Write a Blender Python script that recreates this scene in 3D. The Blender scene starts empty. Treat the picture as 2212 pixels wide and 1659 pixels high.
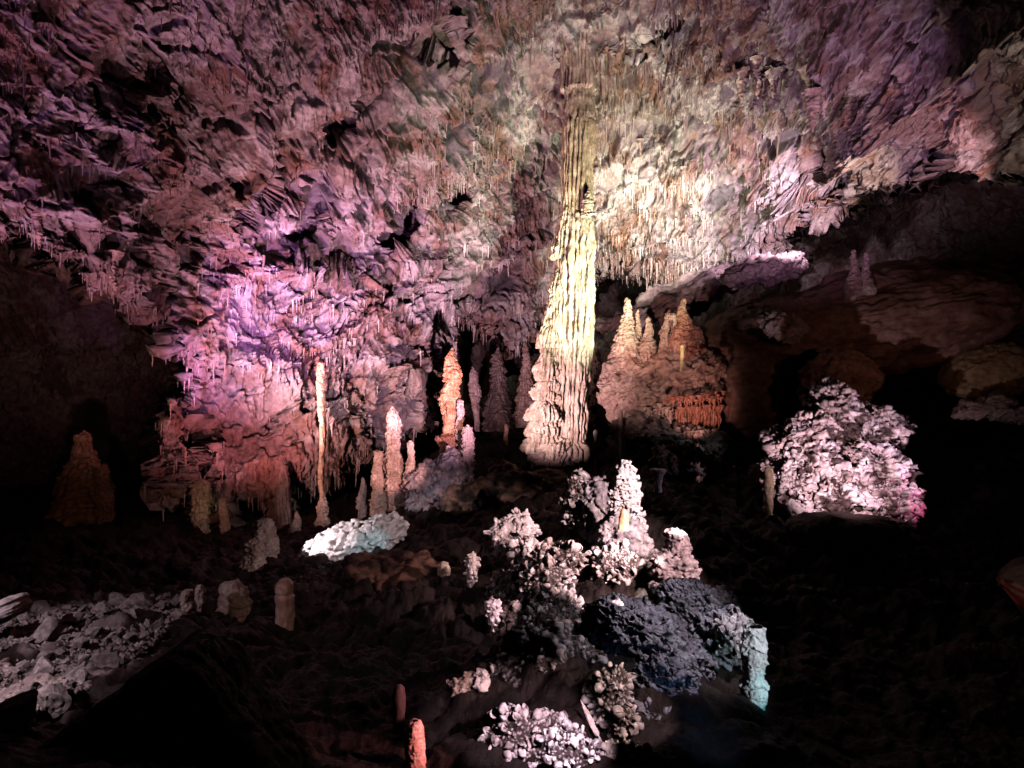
import bpy, bmesh, math, random
import numpy as np
from mathutils import Vector
random.seed(7)
RS = np.random.RandomState(11)
sc = bpy.context.scene
COL = sc.collection
F0 = 1441.0                       # focal length in units of a 2212 px wide picture
CU, CV = 1106.0, 829.5
def W(u, v, d):                   # a surveyed bearing (u, v) and distance d -> metres
    return np.array([(u - CU) / F0 * d, d, (CV - v) / F0 * d])

# ------------------------------------------------------------------ noise
_P = RS.permutation(256).astype(np.int32)
_G = RS.normal(size=(256, 3)).astype(np.float32); _G /= np.linalg.norm(_G, axis=1)[:, None]
_J = RS.rand(256, 3).astype(np.float32)
def _h(ix, iy, iz):
    return _P[(_P[(_P[ix & 255] + iy) & 255] + iz) & 255]
CH = 24000
def noise(p):
    p = np.asarray(p, np.float32)
    return _noise(p) if len(p) <= CH else np.concatenate([_noise(p[k:k + CH]) for k in range(0, len(p), CH)])
def _noise(p):
    i = np.floor(p).astype(np.int32); f = p - i
    w = f * f * f * (f * (f * 6 - 15) + 10)
    out = np.zeros(len(p), np.float32)
    for dx in (0, 1):
        wx = w[:, 0] if dx else 1 - w[:, 0]
        for dy in (0, 1):
            wy = w[:, 1] if dy else 1 - w[:, 1]
            for dz in (0, 1):
                wz = w[:, 2] if dz else 1 - w[:, 2]
                g = _G[_h(i[:, 0] + dx, i[:, 1] + dy, i[:, 2] + dz)]
                dd = g[:, 0] * (f[:, 0] - dx) + g[:, 1] * (f[:, 1] - dy) + g[:, 2] * (f[:, 2] - dz)
                out += wx * wy * wz * dd
    return out * 1.6
def fbm(p, o=4, gain=.5, lac=2.03):
    p = np.asarray(p, np.float32); s = 0; a = 1
    for k in range(o):
        s = s + a * noise(p + 17.3 * k); p = p * lac; a *= gain
    return s
def ridge(p, o=3, gain=.5):
    p = np.asarray(p, np.float32); s = 0; a = 1; t = 0
    for k in range(o):
        s = s + a * (1 - np.abs(noise(p + 31.7 * k)) * 2); t += a; p = p * 2.1; a *= gain
    return s / t
def worley(p):
    p = np.asarray(p, np.float32)
    if len(p) <= CH: return _worley(p)
    r = [_worley(p[k:k + CH]) for k in range(0, len(p), CH)]
    return tuple(np.concatenate([q[j] for q in r]) for j in range(3))
def _worley(p):
    n = len(p)
    F1 = np.full(n, 9, np.float32); F2 = np.full(n, 9, np.float32); ID = np.zeros(n, np.int32)
    i = np.floor(p).astype(np.int32); f = p - i
    for dx in (-1, 0, 1):
        for dy in (-1, 0, 1):
            for dz in (-1, 0, 1):
                h = _h(i[:, 0] + dx, i[:, 1] + dy, i[:, 2] + dz)
                j = _J[h]
                d = (dx + j[:, 0] - f[:, 0])**2 + (dy + j[:, 1] - f[:, 1])**2 + (dz + j[:, 2] - f[:, 2])**2
                m = d < F1
                F2 = np.where(m, F1, np.minimum(F2, d)); F1 = np.where(m, d, F1); ID = np.where(m, h, ID)
    return np.sqrt(F1), np.sqrt(F2), ID
def sst(a, b, x):
    t = np.clip((x - a) / (b - a), 0, 1); return t * t * (3 - 2 * t)
def tps(pts, vals):
    P = np.asarray(pts, float); n = len(P)
    d = np.linalg.norm(P[:, None] - P[None], axis=2)
    K = np.where(d > 0, d * d * np.log(d + 1e-9), 0) + np.eye(n) * 1e-3
    A = np.zeros((n + 3, n + 3)); A[:n, :n] = K; A[:n, n] = 1; A[:n, n + 1:] = P; A[n, :n] = 1; A[n + 1:, :n] = P.T
    s = np.linalg.solve(A, np.concatenate([np.asarray(vals, float), np.zeros(3)]))
    def ev(Q):
        Q = np.asarray(Q, float); o = s[n] + Q @ s[n + 1:]
        for k in range(n):
            r2 = ((Q - P[k])**2).sum(1)
            o += s[k] * .5 * r2 * np.log(r2 + 1e-12)
        return o
    return ev
def mixc(a, b, t): return np.asarray(a, float)[None] * (1 - t[:, None]) + np.asarray(b, float)[None] * t[:, None] if np.ndim(a) == 1 else a * (1 - t[:, None]) + np.asarray(b, float)[None] * t[:, None]

# ------------------------------------------------------------------ mesh helpers
def vnorm(V, Fc):
    if Fc.shape[1] == 4:
        n = np.cross(V[Fc[:, 2]] - V[Fc[:, 0]], V[Fc[:, 3]] - V[Fc[:, 1]])
    else:
        n = np.cross(V[Fc[:, 1]] - V[Fc[:, 0]], V[Fc[:, 2]] - V[Fc[:, 0]])
    N = np.zeros_like(V)
    for k in range(Fc.shape[1]):
        for c in range(3):
            N[:, c] += np.bincount(Fc[:, k], weights=n[:, c], minlength=len(V))
    return N / (np.linalg.norm(N, axis=1)[:, None] + 1e-12)
def make_mesh(name, V, Fc, C=None, mat=None, smooth=True):
    me = bpy.data.meshes.new(name)
    Fc = np.asarray(Fc, np.int32); k = Fc.shape[1]
    me.vertices.add(len(V)); me.vertices.foreach_set('co', np.asarray(V, np.float32).ravel())
    me.loops.add(Fc.size); me.loops.foreach_set('vertex_index', Fc.ravel())
    me.polygons.add(len(Fc))
    me.polygons.foreach_set('loop_start', np.arange(0, Fc.size, k, dtype=np.int32))
    me.polygons.foreach_set('loop_total', np.full(len(Fc), k, np.int32))
    me.polygons.foreach_set('use_smooth', np.full(len(Fc), smooth))
    if C is not None:
        a = me.color_attributes.new('Col', 'FLOAT_COLOR', 'POINT')
        c4 = np.ones((len(V), 4), np.float32); c4[:, :3] = np.clip(C, 0, 1); a.data.foreach_set('color', c4.ravel())
    me.update(calc_edges=True)
    if mat: me.materials.append(mat)
    return me
def link(name, me, loc=(0, 0, 0), parent=None, label=None, cat=None, group=None, kind=None):
    o = bpy.data.objects.new(name, me); COL.objects.link(o); o.location = loc
    if parent: o.parent = parent
    if label: o['label'] = label
    if cat: o['category'] = cat
    if group: o['group'] = group
    if kind: o['kind'] = kind
    elif label: o['kind'] = 'thing'
    return o
def empty(name, loc, label, cat, group=None):
    return link(name, None, loc, None, label, cat, group)
def grid_faces(nr, nc, wrap=False):
    r = np.arange(nr - 1)[:, None]; c = np.arange(nc if wrap else nc - 1)[None]
    a = r * nc + c; b = r * nc + (c + 1) % nc
    return np.stack([a, b, b + nc, a + nc], -1).reshape(-1, 4)
_ico = {}
def ico(level):
    if level not in _ico:
        bm = bmesh.new(); bmesh.ops.create_icosphere(bm, subdivisions=level, radius=1)
        me = bpy.data.meshes.new('t'); bm.to_mesh(me); bm.free()
        V = np.zeros(len(me.vertices) * 3, np.float32); me.vertices.foreach_get('co', V)
        L = np.zeros(len(me.loops), np.int32); me.loops.foreach_get('vertex_index', L)
        bpy.data.meshes.remove(me); _ico[level] = (V.reshape(-1, 3).astype(float), L.reshape(-1, 3))
    return _ico[level]
def cat_meshes(parts):
    V = []; Fs = []; C = []; o = 0
    for v, f, c in parts:
        V.append(v); Fs.append(f + o); C.append(c); o += len(v)
    return np.concatenate(V), np.concatenate(Fs), np.concatenate(C)

# ------------------------------------------------------------------ materials
def rock_mat(name, rough=.6, bump=.5, scale=1.0, spec=.35, sub=None, vary=.35):
    m = bpy.data.materials.new(name); m.use_nodes = True; nt = m.node_tree; N = nt.nodes; L = nt.links
    b = N['Principled BSDF']; at = N.new('ShaderNodeAttribute'); at.attribute_name = 'Col'
    tc = N.new('ShaderNodeTexCoord')
    n1 = N.new('ShaderNodeTexNoise'); n1.inputs['Scale'].default_value = 9 * scale; n1.inputs['Detail'].default_value = 6; n1.inputs['Roughness'].default_value = .65
    n2 = N.new('ShaderNodeTexNoise'); n2.inputs['Scale'].default_value = 42 * scale; n2.inputs['Detail'].default_value = 5; n2.inputs['Roughness'].default_value = .7
    L.new(tc.outputs['Object'], n1.inputs['Vector']); L.new(tc.outputs['Object'], n2.inputs['Vector'])
    mr = N.new('ShaderNodeMapRange'); mr.inputs[1].default_value = .3; mr.inputs[2].default_value = .7; mr.inputs[3].default_value = 1 - vary; mr.inputs[4].default_value = 1 + vary
    L.new(n1.outputs['Fac'], mr.inputs[0])
    vm = N.new('ShaderNodeVectorMath'); vm.operation = 'SCALE'; L.new(at.outputs['Color'], vm.inputs[0]); L.new(mr.outputs[0], vm.inputs['Scale'])
    L.new(vm.outputs[0], b.inputs['Base Color'])
    r2 = N.new('ShaderNodeMapRange'); r2.inputs[1].default_value = .3; r2.inputs[2].default_value = .7; r2.inputs[3].default_value = rough - .18; r2.inputs[4].default_value = min(1, rough + .2)
    L.new(n2.outputs['Fac'], r2.inputs[0]); L.new(r2.outputs[0], b.inputs['Roughness'])
    b.inputs['Specular IOR Level'].default_value = spec
    ad = N.new('ShaderNodeMath'); ad.operation = 'MULTIPLY_ADD'; ad.inputs[1].default_value = .35; L.new(n2.outputs['Fac'], ad.inputs[0]); L.new(n1.outputs['Fac'], ad.inputs[2])
    bp = N.new('ShaderNodeBump'); bp.inputs['Strength'].default_value = bump; bp.inputs['Distance'].default_value = .05 / scale
    L.new(ad.outputs[0], bp.inputs['Height']); L.new(bp.outputs[0], b.inputs['Normal'])
    return m
def ceiling_mat():
    m = rock_mat('ceiling_calcite', .62, .6, 1.0); nt = m.node_tree; N = nt.nodes; L = nt.links
    b = N['Principled BSDF']; tc = next(n for n in N if n.type == 'TEX_COORD'); bp = next(n for n in N if n.type == 'BUMP'); old = bp.inputs['Height'].links[0].from_socket
    def math_(op, a, c=None, d=None):
        x = N.new('ShaderNodeMath'); x.operation = op
        for k, q in enumerate((a, c, d)):
            if q is None: continue
            if isinstance(q, (int, float)): x.inputs[k].default_value = q
            else: L.new(q, x.inputs[k])
        return x.outputs[0]
    mk = N.new('ShaderNodeAttribute'); mk.attribute_name = 'Msk'; sep = N.new('ShaderNodeSeparateColor'); L.new(mk.outputs['Color'], sep.inputs[0])
    cm, pl, ca_ = sep.outputs[0], sep.outputs[1], sep.outputs[2]
    wn = N.new('ShaderNodeTexNoise'); wn.inputs['Scale'].default_value = 1.4; L.new(tc.outputs['Object'], wn.inputs['Vector'])
    wv = N.new('ShaderNodeVectorMath'); wv.operation = 'MULTIPLY_ADD'; L.new(wn.outputs['Color'], wv.inputs[0]); wv.inputs[1].default_value = (.5, .5, .5); L.new(tc.outputs['Object'], wv.inputs[2])
    mp = N.new('ShaderNodeMapping'); mp.inputs['Scale'].default_value = (1, .5, .16); L.new(wv.outputs[0], mp.inputs['Vector'])
    def rg(scale, det, vec, rough=.6):
        t = N.new('ShaderNodeTexNoise'); t.noise_type = 'RIDGED_MULTIFRACTAL'; t.normalize = True
        t.inputs['Scale'].default_value = scale; t.inputs['Detail'].default_value = det; t.inputs['Roughness'].default_value = rough; L.new(vec, t.inputs['Vector']); return t.outputs['Fac']
    fl = rg(10, 3, mp.outputs[0]); iso = rg(9, 5, wv.outputs[0], .7)
    npl = math_('SUBTRACT', 1.0, pl)
    h = math_('MULTIPLY', math_('MULTIPLY', fl, math_('ADD', cm, .25)), npl)
    h2 = math_('MULTIPLY', math_('MULTIPLY', iso, math_('MULTIPLY', ca_, .5)), math_('ADD', math_('MULTIPLY', npl, .93), .07))
    hh = math_('ADD', math_('ADD', h, h2), math_('MULTIPLY', old, .35))
    L.new(hh, bp.inputs['Height']); bp.inputs['Strength'].default_value = 1.0; bp.inputs['Distance'].default_value = .12
    bl = b.inputs['Base Color'].links[0].from_socket
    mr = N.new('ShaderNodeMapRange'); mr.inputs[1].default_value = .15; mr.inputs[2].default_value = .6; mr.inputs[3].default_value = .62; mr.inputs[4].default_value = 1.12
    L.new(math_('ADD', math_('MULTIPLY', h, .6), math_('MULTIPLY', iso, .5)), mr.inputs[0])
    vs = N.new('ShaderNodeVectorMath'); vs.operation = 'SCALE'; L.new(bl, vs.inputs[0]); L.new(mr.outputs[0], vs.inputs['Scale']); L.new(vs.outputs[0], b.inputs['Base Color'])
    return m
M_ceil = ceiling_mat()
M_calc = rock_mat('dripstone_calcite', .5, .45, 2.2, .4)
M_wet = rock_mat('wet_dripstone', .28, .2, 2.0, .5, vary=.2)
M_mud = rock_mat('dark_cave_mud', .62, .7, 1.2, .10)
M_rock = rock_mat('bare_limestone', .7, .5, 1.2, .25)
M_pop = rock_mat('popcorn_calcite', .6, .35, 3.5, .2)

# ------------------------------------------------------------------ cavern ceiling
CP = [(-400,-300,6.2),(0,-300,6.6),(600,-300,8),(1106,-300,9.5),(1600,-300,9),(2212,-300,6.6),(2600,-300,6),
 (-400,0,7),(0,0,7.6),(400,0,9.5),(800,0,11.2),(1245,0,12.7),(1600,0,11.6),(1900,0,9.6),(2212,0,7.6),(2600,0,6.5),
 (-400,300,7.6),(0,300,8.5),(400,300,11),(800,300,13.6),(1245,150,14.1),(1245,320,16.3),(1600,250,14.4),(1900,200,12),(2212,200,9),(2600,250,7.5),
 (0,520,9),(300,600,11),(600,550,14.4),(900,550,16.3),(1245,550,18),(1600,500,16.5),(1850,420,14),(2212,350,10),
 (400,900,13),(600,850,14.2),(800,900,15.2),(1000,750,17),(1245,750,19),(600,1100,13.8),(800,1050,15.2),(-400,700,9),
 (1500,650,17.5),(1245,1000,20),(2212,700,12),(2600,500,9),(200,900,11.5),(0,1000,11),(-400,1200,10),(400,1250,13),(1245,1250,20),(2000,1000,14),(2600,1000,12),(800,1250,15)]
cdep = tps([(a / 400, b / 400) for a, b, _ in CP], [c for *_, c in CP])
LIP = [(-600,-600),(-600,470),(0,520),(60,500),(130,560),(210,590),(290,640),(350,700),(400,770),(395,850),(345,900),(350,1060),(385,1090),(390,960),(420,950),(430,1130),
 (470,1130),(480,1080),(560,1090),(590,1110),(600,1180),(645,1180),(650,1060),(700,1060),(760,1020),(785,950),(800,975),(860,948),(935,915),(965,880),(955,800),(960,745),(985,700),(1030,725),(1075,750),(1120,760),(1170,715),(1230,690),(1285,615),(1330,598),(1385,575),(1430,612),(1480,612),(1560,578),(1640,570),(1725,566),(1690,520),(1760,470),(1850,432),(1990,395),(2212,345),(2800,200),(2800,-600)]
def poly_sd(U, V, poly):
    P = np.array(poly, float); n = len(P); D = np.full(U.shape, 1e9); ins = np.zeros(U.shape, bool)
    for k in range(n):
        a = P[k]; b = P[(k + 1) % n]; e = b - a
        t = np.clip(((U - a[0]) * e[0] + (V - a[1]) * e[1]) / (e @ e), 0, 1)
        D = np.minimum(D, np.hypot(U - a[0] - t * e[0], V - a[1] - t * e[1]))
        c = (a[1] > V) != (b[1] > V)
        with np.errstate(divide='ignore', invalid='ignore'):
            ins ^= c & (U < (b[0] - a[0]) * (V - a[1]) / (b[1] - a[1] + 1e-12) + a[0])
    return np.where(ins, D, -D)
HOLES = [  # (u, v, ru, rv, rotation, extra depth) - pockets and cracks in the roof
 (1770,400,62,34,10,1.6),(1800,345,40,50,-30,.9),(700,600,95,13,12,.6),(870,574,75,9,-8,.7),(235,330,34,46,-50,1.0),(165,270,26,36,20,.4),(975,112,26,5,50,.5),
 (1238,128,34,11,0,.5),(885,812,30,6,12,.5),(1010,700,30,26,0,.8),(570,410,10,28,10,.4),(740,285,26,40,30,.35),(660,470,40,60,15,.35),(870,490,32,60,25,.4),(1420,60,60,30,-25,.4),(1620,130,70,40,-15,.4),(525,430,24,60,15,.3),(1000,440,10,50,20,.3)]
# steps in the roof: polyline, height of the step (m), reach of the overhang, curtain (0-1); the stone left of the walking direction stands proud
STEPS = [([(1290,185),(1370,200),(1450,205),(1560,245),(1680,215),(1790,165),(1900,110),(2010,60)], .35, 70, 1),
 ([(1285,330),(1350,345),(1430,370),(1520,352),(1580,318)], .3, 55, 1),
 ([(985,522),(1060,505),(1120,512),(1190,500)], .3, 50, 1),
 ([(1290,515),(1380,528),(1460,512),(1530,470),(1640,430)], .35, 60, 1),
 ([(545,590),(600,590),(660,600),(720,622),(800,632)], .30, 60, .3),
 ([(820,572),(880,578),(940,562)], .35, 45, .4),
 ([(840,520),(930,450),(1020,370),(1110,290),(1215,215)], .28, 45, .2),
 ([(700,470),(760,400),(850,330),(950,250),(1060,200),(1120,120)], .22, 60, .1),
 ([(980,400),(1060,352),(1130,330),(1205,318)], .3, 50, 1),
 ([(1720,450),(1800,395),(1870,330),(1960,255),(2080,150),(2212,30),(2300,-40)], .55, 60, 0),
 ([(1940,290),(2000,320),(2070,345),(2150,350),(2212,335)], .22, 60, .2),
 ([(0,175),(90,185),(180,240),(260,300),(330,345)], .3, 60, .8),
 ([(0,330),(80,300),(160,350),(250,370),(300,420)], .35, 60, .9),
 ([(0,440),(90,420),(170,470),(260,500),(330,560)], .35, 50, 1),
 ([(430,0),(480,90),(530,180),(590,265)], .28, 60, 0),
 ([(300,160),(370,260),(430,360),(480,470),(520,560)], .22, 70, 0),
 ([(560,270),(545,360),(500,430),(495,520)], .25, 40, .1),
 ([(640,330),(620,420),(570,510)], .25, 60, .6),
 ([(780,660),(850,640),(930,590),(1000,570),(1090,560)], .25, 50, .4),
 ([(620,735),(700,745),(770,720),(850,660)], .15, 50, .7),
 ([(380,800),(470,790),(560,800),(640,790)], .12, 50, .5),
 ([(840,805),(880,812),(925,808)], .3, 30, 0),
 ([(1000,110),(1040,140),(1080,165)], .15, 20, 0),
 ([(1500,120),(1560,150),(1640,148),(1720,130)], .2, 50, .8),
 ([(1360,60),(1440,100),(1530,50)], .22, 50, 0)]
PLATES = [(680,450,34,78,20),(708,292,30,36,10),(522,445,22,62,-12),(868,478,44,72,25),(650,520,52,26,0),(1068,175,50,105,32),(1005,40,58,40,0),(1450,62,74,34,-25),(1602,140,58,24,-8),
 (872,768,46,34,-10),(1108,600,42,36,0),(228,205,48,46,20),(985,280,30,66,30),(770,420,24,46,10),(430,555,60,40,-30),(850,900,80,60,0),(720,560,60,22,0),(1560,420,60,22,-25),(1690,300,70,24,-28),(340,640,30,60,-30),(930,160,50,60,10)]
def steps_field(U, V, w1, w2):
    H = np.zeros(len(U)); K = np.zeros(len(U)); U2_ = U + w1; V2_ = V + w2
    for poly, amp, reach, cur in STEPS:
        P = np.array(poly, float); pad = reach * 3.5 + 40
        ix = np.nonzero((U2_ > P[:, 0].min() - pad) & (U2_ < P[:, 0].max() + pad) & (V2_ > P[:, 1].min() - pad) & (V2_ < P[:, 1].max() + pad))[0]
        U2 = U2_[ix]; V2 = V2_[ix]; best = np.full(len(ix), 1e9); side = np.zeros(len(ix))
        for a, b in zip(P[:-1], P[1:]):
            e = b - a; t = np.clip(((U2 - a[0]) * e[0] + (V2 - a[1]) * e[1]) / (e @ e), 0, 1)
            dx = U2 - a[0] - t * e[0]; dy = V2 - a[1] - t * e[1]; d = np.hypot(dx, dy)
            cr = (e[0] * dy - e[1] * dx) / np.hypot(*e); m = d < best
            side = np.where(m, cr, side); best = np.where(m, d, best)
        s_ = np.where(side < 0, best, -best)       # above the line = proud
        ends = np.exp(-np.clip(best - abs(side), 0, 400) / 22)
        h = amp * np.where(s_ > 0, np.exp(-s_ / reach), np.exp(s_ / 3.5)) * ends
        H[ix] = np.maximum(H[ix], h); K[ix] = np.maximum(K[ix], cur * ends * np.exp(-np.abs(s_ - 10) / 26))
    return H, K
def build_ceiling():
    nu, nv = 1450, 900
    u = np.linspace(-330, 2540, nu); v = np.linspace(-320, 1300, nv)
    U, Vv = np.meshgrid(u, v); U = U.ravel(); Vv = Vv.ravel()
    D = cdep(np.stack([U / 400, Vv / 400], 1))
    q = np.stack([U / 22, Vv / 70, U * 0], 1)
    sd = poly_sd(U, Vv, LIP) + noise(q * .4) * 22 + noise(q) * 15 + noise(q * 3) * 8
    front = sst(-14, 8, sd)
    D = D * front + (D * 1.32 + 3) * (1 - front)
    for (hu, hv, ru, rv, rt, ex) in HOLES:
        c, s = math.cos(math.radians(rt)), math.sin(math.radians(rt))
        a = ((U - hu) * c + (Vv - hv) * s) / ru; b = (-(U - hu) * s + (Vv - hv) * c) / rv
        rr = np.sqrt(a * a + b * b) + .25 * noise(np.stack([U / 30, Vv / 30, U * 0 + hu], 1))
        D = D + ex * (1 - sst(.75, 1.05, rr))
    P = np.stack([(U - CU) / F0 * D, D, (CV - Vv) / F0 * D], 1)
    Fc = grid_faces(nv, nu)
    N = vnorm(P, Fc)
    if (N * P).sum() > 0: N = -N
    # local bedding directions differ left and right of the hall
    x, y, z = P.T
    warp = fbm(P * .35, 3)
    wr = sst(1500, 1900, U + (Vv - 300) * .6); wl = 1 - sst(350, 700, U)
    def strand(ang, fa, fb, off):
        c, s = math.cos(ang), math.sin(ang)
        a = x * c + z * s; b = -x * s + z * c
        return np.stack([a * fa + warp * 2 * 0, b * fb + warp * 1.2, y * .6 + off], 1)
    big = fbm(P * .55, 3, .5)
    D_ = big * .42
    for (w_, ang) in ((wr, .62), (wl, -1.05), ((1 - wr) * (1 - wl), .75)):
        D_ = D_ + w_ * (ridge(strand(ang, .3, 2.0, 3), 4, .5) - .5) * (.09)
    # ledges that carry curtains
    ledge = z * .95 - x * .42 * sst(600, 1300, U) + x * .25 * (1 - sst(300, 800, U)) + fbm(P * .5 + 5, 3) * 1.1
    fr = ledge * .95 - np.floor(ledge * .95)
    cm = sst(-.12, .22, fbm(P * .42 + 9, 3))          # where curtains grow
    plate = sst(.10, .20, fbm(P * np.array([.8, .8, .8]) + 40, 4, .55)) * (1 - sst(.35, .6, cm) * .6)   # bare smooth plates
    plate *= 1 - sst(1700, 2000, U) * .5
    hp = np.zeros(len(U))
    for (hu, hv, ru, rv, rt) in PLATES:
        c, s_ = math.cos(math.radians(rt)), math.sin(math.radians(rt))
        a = ((U - hu) * c + (Vv - hv) * s_) / ru; b = (-(U - hu) * s_ + (Vv - hv) * c) / rv
        rr = np.sqrt(a * a + b * b) + .55 * fbm(np.stack([U / 34, Vv / 34, U * 0 + hu], 1), 4, .6)
        hp = np.maximum(hp, 1 - sst(.78, .95, rr))
    plate = np.maximum(plate * .75, hp)
    sH, sK = steps_field(U, Vv, 16 * fbm(np.stack([U / 60, Vv / 60, U * 0], 1), 4, .6), 16 * fbm(np.stack([U / 50, Vv / 50, U * 0 + 9], 1), 4, .6))
    hp_ = hp
    cm = np.maximum(cm * .8, sK)
    cm = cm * (1 - plate); saw = (1 - fr)**1.5 * sst(0, .08, fr)
    left = 1 - sst(300, 480, U)
    D_ = D_ + sH * (1.6 - .8 * left) + saw * (.02 + .06 * cm)
    # flutes: narrow across, long down the wall
    wx = x + .25 * noise(P * 1.3)
    fl = ridge(np.stack([wx * 5.5, y * 1.2, z * .8 + warp], 1), 2)
    fl2 = ridge(np.stack([wx * 11, y * 3, z * 2.4 + 4], 1), 2)
    D_ = D_ + (fl - .5) * (.05 + .24 * cm) * (1 - plate) + (fl2 - .5) * (.05 + .09 * cm) * (1 - .85 * plate)
    D_ = D_ + fbm(P * 5, 3, .65) * .022 * (1 - .8 * plate) 
    fib = 0
    for (w_, a_) in ((wl, .42), (wr, -.96), ((1 - wr) * (1 - wl), .08)):
        xr = wx * math.cos(a_) + z * math.sin(a_); zr = -wx * math.sin(a_) + z * math.cos(a_)
        fib = fib + w_ * ((ridge(np.stack([xr * 4.2, y * 1.8, zr * .75], 1) + 9, 3, .6) - .6) * .20 + (ridge(np.stack([xr * 9, y * 3, zr * 1.6], 1) + 3, 2, .6) - .6) * .08)
    calm = .18 + 1.0 * sst(-.28, .30, fbm(P * .55 + 70, 3))
    D_ = D_ + fib * calm * .52 * (1 - .9 * plate)
    # broad tilted beds of rock, broken from each other along cracks
    TL = RS.normal(size=(256, 3)); OF = RS.rand(256)
    for (w_, a_) in ((wl, -1.15), (wr, .60), ((1 - wr) * (1 - wl), .72)):
        if w_.max() <= 0: continue
        sc_ = np.array([.42, .6, 1.15])
        B = np.stack([x * math.cos(a_) + z * math.sin(a_), y, -x * math.sin(a_) + z * math.cos(a_)], 1) + .30 * np.stack([fbm(P * .9 + 3, 3), x * 0, fbm(P * .9 + 13, 3)], 1) + .08 * np.stack([noise(P * 5), x * 0, noise(P * 5 + 9)], 1)
        f1, f2, ID = worley(B * sc_)
        cb = B * sc_; fr_ = cb - np.floor(cb) - .5
        bed = (OF[ID] - .5) * .58 + (fr_ * TL[ID]).sum(1) * .05
        D_ = D_ + w_ * (bed - .14 * (1 - sst(.0, .05, f2 - f1)))
    for (fx, fz, off, am) in ((.55, .9, 3, .20), (.9, .5, 33, .14)):
        cr = noise(np.stack([(x * .75 - z * .66) * fz + .35 * noise(P * 1.7), y * .4, (x * .66 + z * .75) * fx * .5], 1) + off)
        D_ = D_ - np.exp(-(cr / .022)**2) * am * sst(-.2, .2, noise(P * .5 + off)) + plate * -.14 + plate * noise(P * 2.) * .06
    lft = (1 - sst(250, 650, U)) * sst(60, 250, Vv)
    nub = ridge(np.stack([x * 5, y * 4, z * 2.2], 1) + noise(P * 2)[:, None] * .6, 2) ** 2
    D_ = D_ + lft * nub * .10
    low = sst(680, 760, Vv) * (1 - sst(760, 1000, U) * .6)
    D_ = D_ + low * (ridge(P * np.array([7, 6, 2.]), 2) - .5) * .09
    D_ = D_ * (.25 + .75 * np.clip(front + .3, 0, 1)) * np.clip(D / 14, .55, 1.1)
    Q = P + N * D_[:, None]
    # colour of the stone itself
    n1 = fbm(P * 1.1 + 60, 4, .6); n2 = fbm(P * 2.6 + 80, 4, .6); n3 = fbm(np.stack([wx * 6, y * 2, z * .9], 1) + 11, 3)
    C = mixc((.40, .31, .28), (.56, .50, .47), sst(-.3, .5, n2 + .3 * n3))
    n4 = ridge(np.stack([wx * 3.2, y * 1.5, z * .7], 1) + 5, 3)
    C = mixc(C, (.34, .18, .11), sst(.15, .75, n1 * .8 + .9 * n3 + .12 * cm) * .75)
    C = mixc(C, (.25, .16, .13), sst(.55, .8, n4) * .5)
    C = mixc(C, (.74, .72, .69), sst(.22, .6, -n1 + .5 * n2 + .1) * .7)
    C = mixc(C, (.20, .18, .215), np.maximum(hp_, plate * .45) * sst(-.25, .1, n2 + .2) * .9)
    edge = sst(.02, .3, plate) * (1 - sst(.4, .95, plate))
    C = mixc(C, (.70, .66, .66), edge * .6)
    C = C * (1 - .25 * sst(.1, .5, noise(P * 7)))[:, None]
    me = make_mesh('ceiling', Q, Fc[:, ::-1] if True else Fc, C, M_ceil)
    a = me.color_attributes.new('Msk', 'FLOAT_COLOR', 'POINT'); c4 = np.ones((len(Q), 4), np.float32); c4[:, 0] = cm; c4[:, 1] = plate; c4[:, 2] = calm; a.data.foreach_set('color', c4.ravel())
    link('ceiling', me, kind='structure')
    return U, Vv, Q, vnorm(Q, Fc), cm, front, D, sd, C, plate
CE = build_ceiling()

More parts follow.
